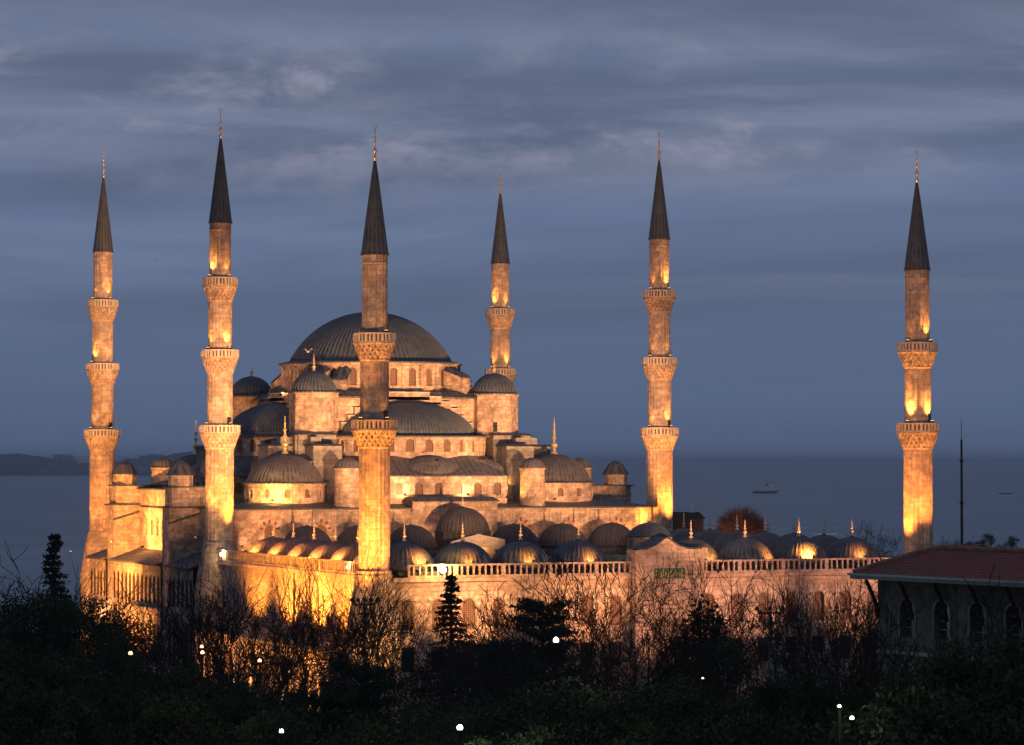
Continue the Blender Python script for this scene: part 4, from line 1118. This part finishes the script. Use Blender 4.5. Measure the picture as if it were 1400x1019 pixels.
mast(499, 826, 256, 'tall floodlight mast silhouetted against the bright wall below the front minaret', ((-1.4, -55, 22, 9000, 60, AMB),), 5)
mast(137, 862, 232, 'grey floodlight mast between dark trees left of the arcaded gallery', ((10, 16, 36, 300000, 19, GEN), (-1.4, -55, 44, 90000, 22, GEN), (2, 44, 38, 380000, 20, GEN)), 3)
mast(1052, 838, 238, 'thin floodlight mast before the right courtyard windows', ((2, 5, 38, 380000, 15, GEN), (-1.4, -55, 44, 40000, 16, GEN), (58, -57, 40, 110000, 40, (1, .44, .18)), (58, 0, 40, 300000, 24, GEN), (40, -56, 9, 9000, 70, GEN)), 3)

# ------------------------------------------------------------------ floodlights on the mosque
right2 = Vector((RGT.x, RGT.y, 0)); tocam = -Vector((FWD.x, FWD.y, 0)).normalized()
def balcony_lamp(k, i, side, power, where):
    power *= 3.6
    H = HC if k in (3, 6) else HH; p = MIN[k]; zr = H['b'][i]
    rr = ([1.5, 1.38] if k in (3, 6) else [1.6, 1.45, 1.35])[i]+.72-.04*i-.28
    d = (tocam*.75+right2*side*.66).normalized()
    q = Vector((p[0], p[1], 0))+d*rr; q.z = zr+.12
    floodlight(q, (p[0]+d.x*1.1, p[1]+d.y*1.1, zr+6.5), power, 'floodlight on the %s side, %s balcony, %s' % ('right' if side > 0 else 'left', where, ML[k][1]), group='floodlights on minaret balconies', angle=80, size=.15, scale=.8)
W3 = ['lowest', 'middle', 'top']; W2 = ['lower', 'upper']
BL = {1: ((0, -1, 60), (0, 1, 60), (1, -1, 420), (1, 1, 90), (2, 1, 240), (2, -1, 60)),
      2: ((0, -1, 70), (0, 1, 90), (1, 1, 520), (1, -1, 200), (2, -1, 560), (2, 1, 120)),
      5: ((0, 1, 480), (0, -1, 90), (1, -1, 60), (1, 1, 70), (2, 1, 620), (2, -1, 90)),
      4: ((1, 1, 420), (1, -1, 240), (2, -1, 620), (2, 1, 200)),
      3: ((0, 1, 40), (0, -1, 30), (1, 1, 40)),
      6: ((0, -1, 1000), (0, 1, 1000), (1, 1, 520), (1, -1, 30))}
for k, l in BL.items():
    for i, s, P_ in l: balcony_lamp(k, i, s, P_, (W2 if k in (3, 6) else W3)[i])
# light from below on each balcony's stalactites and the shaft under it
def base_lamp(k, side, fwd, z, power, tz, label, dist=3.4, ang=50):
    p = MIN[k]; d = (tocam*fwd+right2*side).normalized(); q = Vector((p[0], p[1], 0))+d*dist; q.z = z
    floodlight(q, (p[0]+d.x*.8, p[1]+d.y*.8, tz), power, label, group='floodlights at minaret feet', angle=ang, size=.3, color=(1, .335, .045))
base_lamp(3, -.6, 1, 8.0, 60000, 22, 'floodlight at the foot of the front minaret, left of its pedestal', 8.0)
base_lamp(3, .5, 1, 9.0, 30000, 24, 'floodlight at the foot of the front minaret, right of its pedestal', 7.0)
base_lamp(2, .8, .8, 15.6, 20000, 24, 'floodlight right of the foot of the second minaret', 4.0)
base_lamp(2, -.5, 1, 16.5, 12000, 26, 'floodlight left of the foot of the second minaret', 5.0)
base_lamp(1, .7, .8, 14.5, 9000, 24, 'floodlight right of the foot of the leftmost minaret', 5.0)
base_lamp(1, -.8, .8, 13.5, 7000, 26, 'floodlight left of the foot of the leftmost minaret', 5.0)
base_lamp(5, .75, .75, 15.5, 24000, 24, 'floodlight right of the foot of the minaret beside the hall', 4.5)
base_lamp(5, -.6, .9, 15.5, 12000, 25, 'floodlight left of the foot of the minaret beside the hall', 4.5)
base_lamp(6, -.9, .6, 15.0, 19000, 22, 'floodlight left of the foot of the rightmost minaret', 4.5)
base_lamp(6, .5, .9, 14.8, 14000, 26, 'floodlight right of the foot of the rightmost minaret', 5.0)
base_lamp(4, 0, 1, 23.0, 6000, 36, 'floodlight on the roof below the minaret behind the dome', 4.5)
# small domes: one lamp each behind the balustrade
DN = ['first', 'second', 'third', 'fourth', 'fifth', 'sixth', 'seventh', 'eighth']
DP = [(1.6, 900, 1.2), (.2, 330, .2), (.4, 420, .3), (.8, 400, .6), (2.0, 420, 1.6), (2.6, 480, 2.2), (.2, 2600, .2), (.0, 420, 0)]
for i, x in enumerate(FX):
    dx, P_, tx = DP[i]
    floodlight((x+dx-.75, YF-.5, 15.35), (x+tx*.8-.6, -54.2, 16.0), P_*5.5, 'small lamp at the front balustrade, %s dome from the left' % DN[i], group='lamps at the front domes', blend=1, angle=82, color=(1, .27, .035), size=.12, scale=.8)
for i in range(6):
    y = -44.6+i*6.6
    floodlight((-.4, y-1.7, 15.3), (2.0, y+.1, 15.9), 4600, 'small lamp at the left parapet, %s dome from the front' % DN[i], group='lamps at the left domes', angle=95, color=(1, .28, .04), size=.12, scale=.8)
_x, _y = ground_at(1005, 393)
floodlight((_x, _y, 12.5), (_x+1.5, _y+6, 17), 1500, 'unseen floodlight added under the reddish tree behind the courtyard', angle=110, color=(1, .42, .2))  # unseen lamp, added to brighten the reddish crown
# the glaring lamp on the front parapet, and two on the left parapet
def bare_lamp(loc, label, power, m, r=.16, col=(1, .62, .22)):
    t = empty('parapet_lamp', loc, label, 'lamp', 'bare lamps on the parapets')
    x, y, z = loc
    b = MB(); b.lathe([(.02, z-r)]+[(r*math.sin(PI*i/8), z-r*math.cos(PI*i/8)) for i in range(1, 8)]+[(.02, z+r)], (x, y), 14); b.build('bulb', m, t)
    b = MB(); b.tube((x, y, z-r-.02), (x, y+.35, z-.75), .035, .035, 5); b.lathe([(.09, z-r-.1), (.11, z-r+.02)], (x, y), 10); b.build('bracket', IRON, t)
    ld = bpy.data.lights.new('bulb_light', 'POINT'); ld.energy = power; ld.color = col; ld.shadow_soft_size = .2
    lo = bpy.data.objects.new('bulb_light', ld); C.objects.link(lo); lo.parent = t; lo.location = (0, -.35 if y < -50 else 0, .15+r)
bare_lamp((4.9, YF-.75, 14.65), 'glaring orange lamp on the front parapet right of the front minaret', 1500, GLARE, .30, (1, .5, .12))
bare_lamp((-.5, -5.3, 14.7), 'bright pale lamp on the left parapet beside the second minaret', 220, GLARE, .22, (1, .75, .4))
bare_lamp((-.5, -45.4, 14.6), 'small orange lamp on the left parapet just left of the front minaret', 160, SODIUM, .13)
# facade lamps
F = floodlight
for i, (x, tx, P_) in enumerate(((12, 12, 95000), (28, 27, 110000), (45, 44, 120000))):
    F((x, -49.4, 15.0), (tx, 8, 33), P_*2.2, 'large floodlight on the portico roof behind the front domes, %s of three' % ORD[i], group='hall floodlights on the portico roof', angle=38, color=GEN, size=.4, blend=.8)
for i, (y, P_) in enumerate(((-46, 21000), (-37, 21000), (-28, 18000), (-18, 9000))):
    F((-4.3, y, 8.0), (-.1, y+1.2, 13), P_, 'floodlight on the ablution gallery roof below the left wall, %s from the front' % ORD[i], group='floodlights under the left wall', angle=110, color=(1, .36, .04))
for i, (y, P_) in enumerate(((-47, 8000), (-38, 8000), (-29, 7000), (-20, 6000), (-12, 3500))):
    F((-8.0, y, .8), (-4.6, y, 4.5), P_, 'floodlight on the ground before the ablution gallery arches, %s from the front' % ORD[i], group='floodlights before the gallery arches', angle=110, color=(1, .42, .10))
F((7.6, 1.2, 20.6), (9.8, 5.2, 21.6), 3000, 'bright lamp on the roof against the left front corner drum', angle=130, color=(1, .58, .12))
F((5.2, 3.0, 20.6), (7.8, 5.6, 22.0), 500, 'second lamp on the roof left of the left front corner drum', angle=130, color=(1, .58, .12))
F((36.8, .6, 20.9), (40.2, 2.6, 23), 1500, 'roof lamp left of the right front cylinder turret', angle=80, color=AMB)
F((43.0, .6, 20.6), (46.2, 5, 23), 500, 'roof lamp before the right front corner dome', angle=110, color=PEACH)
F((39.4, 6.4, 22.3), (41.5, 8.5, 24.5), 300, 'roof lamp in the niche behind the right front turret', angle=110, color=SOD)
F((32.0, 1.2, 21.2), (32.0, 4.0, 22.6), 1100, 'roof lamp before the lower front windows, right one', angle=140, color=PEACH)
F((24.0, 1.2, 21.2), (24.0, 4.0, 22.6), 900, 'roof lamp before the lower front windows, left one', angle=140, color=PEACH)
F((36.2, 3.6, 25.6), (35.0, 7.0, 27.2), 700, 'roof lamp under the right end of the front half dome windows', angle=120, color=AMB)
F((28.0, 1.2, 25.3), (29.5, 5.0, 27.4), 250, 'roof lamp under the left end of the front half dome windows', angle=120, color=PEACH)
for i, (x, y, tx, ty, P_) in enumerate(((33.5, 12.4, 32.5, 15, 200), (15.8, 22, 18.5, 24, 350), (40.0, 11.5, 38, 16, 450))):
    F((x, y, 33.3), (tx, ty, 35.5), P_, 'floodlight on the base roof against the %s part of the great drum' % ['front', 'left', 'right'][i], angle=130, color=PEACH)
for i, x in enumerate((6.6, 13.1, 19.4, 25.4, 32.5, 38.6, 45.0, 51.6)):
    F((x, -1.6, 15.3), (x+.3, .1, 18.2), 420 if i != 7 else 900, 'portico roof lamp behind the hall side domes, %s from the left' % ORD[i], group='lamps behind the hall side domes', angle=130, color=PEACH if i < 7 else AMB)
for i, (x, y, z, tx, ty, tz, P_) in enumerate(((-3.0, 31.5, 15.2, 2.0, 29, 17, 9000), (-3.4, 29, .8, -1.7, 27, 11, 9000), (-3.4, 20, .8, -1.7, 20, 11, 9000), (-4, 42, .8, -1.6, 41, 11, 8000), (-13, 20, 13, -1, 36.5, 17, 70000), (-3.4, 24.5, .8, -1.7, 24, 11, 9000), (-3.2, 17.0, 15, 1.8, 20, 17, 5000))):
    F((x, y, z), (tx, ty, tz), P_, ['floodlight on the hall gallery roof beside the far buttress', 'floodlight on the ground before the middle of the hall gallery', 'floodlight on the ground before the near end of the hall gallery', 'floodlight on the ground left of the far buttress', 'floodlight facing the far buttress of the hall', 'floodlight on the ground before the hall gallery, between two others', 'floodlight on the hall gallery roof beside the near buttress'][i], group='floodlights of the left hall side', angle=100, color=(1, .40, .085))
F((2.5, -1.5, 15.1), (8, .1, 17), 900, 'roof lamp on the portico before the front wall, left end', angle=120, color=PEACH)
F((54.5, -2.5, 15.2), (53, .1, 18), 900, 'roof lamp on the portico before the front wall, right end', angle=120, color=AMB)
F((30.5, -10.8, 14.9), (29.5, -5, 17.5), 130, 'roof lamp before the gilded portal pediment', angle=120, color=AMB)
F((26.9, -53.5, 14.8), (28.9, -53.0, 16.3), 160, 'lamp left of the gate drum', angle=110, color=(1, .40, .10))
F((20, -68, 7.5), (20, YF, 12.6), 16000, 'pole floodlight before the left half of the courtyard front', angle=64, color=(1, .45, .17))
F((8, -68, 7.5), (8, YF, 12.6), 21000, 'pole floodlight before the left end of the courtyard front', angle=64, color=(1, .46, .17))
F((38, -68, 7.5), (38, YF, 12.6), 9500, 'pole floodlight before the right half of the courtyard front', angle=64, color=(1, .45, .23))
for i, x in enumerate((8, 20, 38, 51)):
    b = MB(); b.lathe([(.14, 0), (.11, 3), (.08, 7.1), (.05, 7.15)], (x, -68.1), 8)
    tag(b.build('lamp_pole', IRON), 'bare iron pole carrying a floodlight before the courtyard front, %s from the left' % ORD[i], 'pole', 'floodlight poles before the courtyard')
F((28.8, -69, 4), (28.8, -58, 13), 11000, 'added ground floodlight before the courtyard gate', angle=80, color=(1, .45, .23))  # added lamp that brightens the protruding gate front
F((51, -68, 7.5), (51, YF, 12.6), 9500, 'pole floodlight before the right end of the courtyard front', angle=64, color=(1, .45, .23))
F((-5.5, -61.5, 2), (-2.2, -57, 11), 9000, 'ground floodlight at the corner pedestal of the front minaret', angle=70, color=(1, .50, .12))
F((1.5, -62, 2), (-.5, -57.5, 11), 4500, 'ground floodlight right of the front minaret pedestal', angle=60, color=(1, .48, .16))
F((60, -30, 15), (54, -30, 16), 2500, 'floodlight beyond the right courtyard wall', angle=140, color=(1, .5, .3))

# ------------------------------------------------------------------ ships, mast, birds
def ship(px, y, wl, label, s, hullm=HULL, up=1.0, sup=True, dirn=1):
    d = (CAM.z+30)/((wl-632+.0)/FPX); x, yy = ground_at(px, d)
    t = empty('ship', (x, yy, -30), label, 'ship', 'ships on the sea')
    P = lambda a, b_, z: (x+RGT.x*a*dirn-RGT.y*b_, yy+RGT.y*a*dirn+RGT.x*b_, -30+z)
    b = MB(); L = s/2; W_ = s*.12; Hh = s*.10
    lo = [P(-L*.92, -W_*.8, 0), P(L*.8, -W_*.7, 0), P(L*.8, W_*.7, 0), P(-L*.92, W_*.8, 0)]
    hi = [P(-L, -W_, Hh*.8), P(L*.85, -W_, Hh), P(L*.85, W_, Hh), P(-L, W_, Hh*.8)]
    b.hexa(lo, hi)
    b.face([P(L*.8, -W_*.7, 0), P(L*1.08, 0, Hh*1.3), P(L*.85, -W_, Hh)]); b.face([P(L*.8, W_*.7, 0), P(L*1.08, 0, Hh*1.3), P(L*.85, W_, Hh)])
    b.face([P(L*.85, -W_, Hh), P(L*1.08, 0, Hh*1.3), P(L*.85, W_, Hh)]); b.face([P(L*.8, -W_*.7, 0), P(L*1.08, 0, Hh*1.3), P(L*.8, W_*.7, 0)])
    b.build('hull', hullm, t)
    if sup:
        b = MB()
        for (a0, a1, z0, z1, w) in ((-.35, .75, 1.0, 1.9, .85), (0.05, .68, 1.9, 2.7, .7), (.3, .6, 2.7, 3.4, .5)):
            z0, z1 = z0*Hh, z1*Hh*up
            b.hexa([P(L*a0, -W_*w, z0), P(L*a1, -W_*w, z0), P(L*a1, W_*w, z0), P(L*a0, W_*w, z0)], [P(L*a0, -W_*w, z1), P(L*a1, -W_*w, z1), P(L*a1, W_*w, z1), P(L*a0, W_*w, z1)])
        b.build('deckhouse', WHITE, t)
        b = MB(); b.tube(P(L*.45, 0, 3.3*Hh), P(L*.45, 0, 5*Hh), s*.008, s*.005, 5); b.tube(P(L*.15, 0, 2.6*Hh), P(L*.12, 0, 3.9*Hh), s*.03, s*.03, 8); b.tube(P(-L*.6, 0, .8*Hh), P(-L*.6, 0, 4.2*Hh), s*.008, s*.005, 5)
        b.build('mast', IRON, t)
        w = MB()
        for (za, a0, a1) in ((1.5, -.30, .70), (2.35, .1, .62)):
            n = 9
            for i in range(n):
                aa = a0+(a1-a0)*(i+.2)/n; ab = a0+(a1-a0)*(i+.75)/n; ww = W_*(.87 if za < 2 else .72)
                w.face([P(L*aa, -ww, Hh*za), P(L*ab, -ww, Hh*za), P(L*ab, -ww, Hh*(za+.28)), P(L*aa, -ww, Hh*(za+.28))])
        w.build('cabin_windows', GLASS, t)
    return t
ship(1046, 672, 676, 'white passenger ferry with dark hull crossing the sea between two right minarets', 44)
ship(1374, 673, 677, 'small pale ferry near the right edge beyond the radio mast', 22)
ship(1099, 635, 636.2, 'faint dark cargo ship almost on the horizon', 380, sup=False)
ship(970, 632, 635.3, 'tiny distant vessel on the horizon right of the bright minaret', 90)
def anchored_boat():
    d = 1900; x, y = ground_at(1128, d); z0 = z_at(731, d)
    t = empty('boat', (x, y, -30), 'white sailing boat with a broad awning seen just over the courtyard domes', 'boat')
    P = lambda a, b_, z: (x+RGT.x*a-RGT.y*b_, y+RGT.y*a+RGT.x*b_, -30+z)
    b = MB(); b.hexa([P(-7, -1.5, 0), P(6, -1.5, 0), P(6, 1.5, 0), P(-7, 1.5, 0)], [P(-8, -2, 2.2), P(8, -1.2, 2.6), P(8, 1.2, 2.6), P(-8, 2, 2.2)]); b.build('hull', WHITE, t)
    b = MB(); b.tube(P(0, 0, 2), P(0, 0, 13), .2, .1, 5); b.tube(P(-6, 0, 2), P(-6, 0, 7.5), .12, .12, 5); b.tube(P(6, 0, 2), P(6, 0, 7.8), .12, .12, 5); b.build('mast', IRON, t)
    b = MB(); b.hexa([P(-7.5, -2, 7.0), P(7.5, -2, 7.3), P(7.5, 2, 7.3), P(-7.5, 2, 7.0)], [P(-7.5, -1.6, 7.7), P(7.5, -1.6, 8.1), P(7.5, 1.6, 8.1), P(-7.5, 1.6, 7.7)]); b.build('awning', WHITE, t)
anchored_boat()
def radio_mast():
    d = 430; x, y = ground_at(1314, d); z = z_at(574, d)
    t = empty('radio_mast', (x, y, -5), 'tall thin dark mast standing beyond the tiled roof building', 'mast')
    b = MB(); b.lathe([(.24, -5), (.20, z*.5), (.15, z-3), (.05, z-2.9), (.04, z)], (x, y), 8); b.build('pole', plain('rusty_mast', (.05, .035, .035), .8), t)
    b = MB()
    for q in (.35, .6, .8): b.lathe([(.22, z*q), (.32, z*q+.05), (.32, z*q+.3), (.2, z*q+.35)], (x, y), 8)
    b.build('collar', IRON, t)
radio_mast()
def low_house():
    d = 402; x, y = ground_at(930, d); z1 = z_at(703, d)
    t = empty('low_house', (x, y, 0), 'dark low rooftop with a pale chimney behind the courtyard, beside the bright minaret', 'house')
    P = lambda a, b_, z: (x+RGT.x*a-RGT.y*b_, y+RGT.y*a+RGT.x*b_, z)
    b = MB(); b.hexa([P(-4, -3, 0), P(3, -3, 0), P(3, 3, 0), P(-4, 3, 0)], [P(-4, -3, z1-.6), P(3, -3, z1-.6), P(3, 3, z1-.6), P(-4, 3, z1-.6)]); b.build('wall', plain('dark_brick', (.05, .035, .035), .9), t)
    b = MB(); b.hexa([P(-4.3, -3.3, z1-.58), P(3.3, -3.3, z1-.58), P(3.3, 3.3, z1-.58), P(-4.3, 3.3, z1-.58)], [P(-4, -.3, z1+.3), P(2.6, -.3, z1+.3), P(2.6, .3, z1+.3), P(-4, .3, z1+.3)]); r = b.build('roof', WOOD, t)
    b = MB(); b.hexa([P(1.2, -.5, z1), P(1.9, -.5, z1), P(1.9, .2, z1), P(1.2, .2, z1)], [P(1.2, -.5, z1+1.4), P(1.9, -.5, z1+1.4), P(1.9, .2, z1+1.4), P(1.2, .2, z1+1.4)]); b.build('chimney', WHITE, r)
low_house()
def gull(px, y, d, label, span=1.3, ph=.3):
    p = CAM+(FWD+RGT*((px-700)/FPX)-UPV*((y-509.5)/FPX))*d
    bm = MB(); s = span/2; u = RGT*math.cos(ph)+FWD*math.sin(ph); f = Vector((-u.y, u.x, 0)).normalized()
    n = 8; ring = []
    for i in range(n+1):      # body, continuous with both wings
        q = i/n; r = .001+.10*math.sin(PI*q)**.7*span/1.3
        ring.append([p+f*((q-.5)*.55*span)+u*(r*math.cos(a))+Vector((0, 0, r*math.sin(a))) for a in [2*PI*j/8 for j in range(8)]])
    for i in range(n):
        for j in range(8): bm.face([ring[i][j], ring[i][(j+1) % 8], ring[i+1][(j+1) % 8], ring[i+1][j]])
    for sg in (-1, 1):
        a = p+u*(sg*.06*span)+f*.11*span; b_ = p+u*(sg*.06*span)-f*.09*span; c = p+u*(sg*s*.5)-f*.06*span+Vector((0, 0, .22*span)); d_ = p+u*(sg*s*.5)+f*.12*span+Vector((0, 0, .22*span)); e = p+u*(sg*s)-f*.1*span+Vector((0, 0, .10*span))
        up = Vector((0, 0, .02))
        bm.hexa([a, b_, c, d_], [a+up, b_+up, c+up, d_+up]); bm.face([d_, c, e]); bm.face([d_+up, c+up, e])
    bm.face([p-f*.2*span, p-f*.36*span+u*.07*span, p-f*.36*span-u*.07*span])
    o = bm.build('gull', WHITE); tag(o, label, 'bird', 'gulls in the sky')
gull(421, 481, 330, 'white gull flying in front of the left side of the great dome', 1.5)
gull(178, 64, 500, 'tiny gull high in the clouds at upper left', 1.4, .1)
gull(215, 357, 500, 'tiny gull in the sky between the two left minarets', 1.4, .2)

# ------------------------------------------------------------------ haze over the sea
def haze():
    b = MB(); b.box(-250000, 250000, -60000, 330000, -37.5, 67.0)
    m = bpy.data.materials.new('haze_air'); m.use_nodes = True; t = m.node_tree; t.nodes.clear()
    v = t.nodes.new('ShaderNodeVolumePrincipled'); o = t.nodes.new('ShaderNodeOutputMaterial'); t.links.new(v.outputs[0], o.inputs['Volume'])
    v.inputs['Color'].default_value = (.80, .88, 1, 1); v.inputs['Density'].default_value = 6.5e-5; v.inputs['Anisotropy'].default_value = .2
    h = b.build('haze', m); h['kind'] = 'stuff'; h['label'] = 'thin blue evening haze over the sea'
haze()
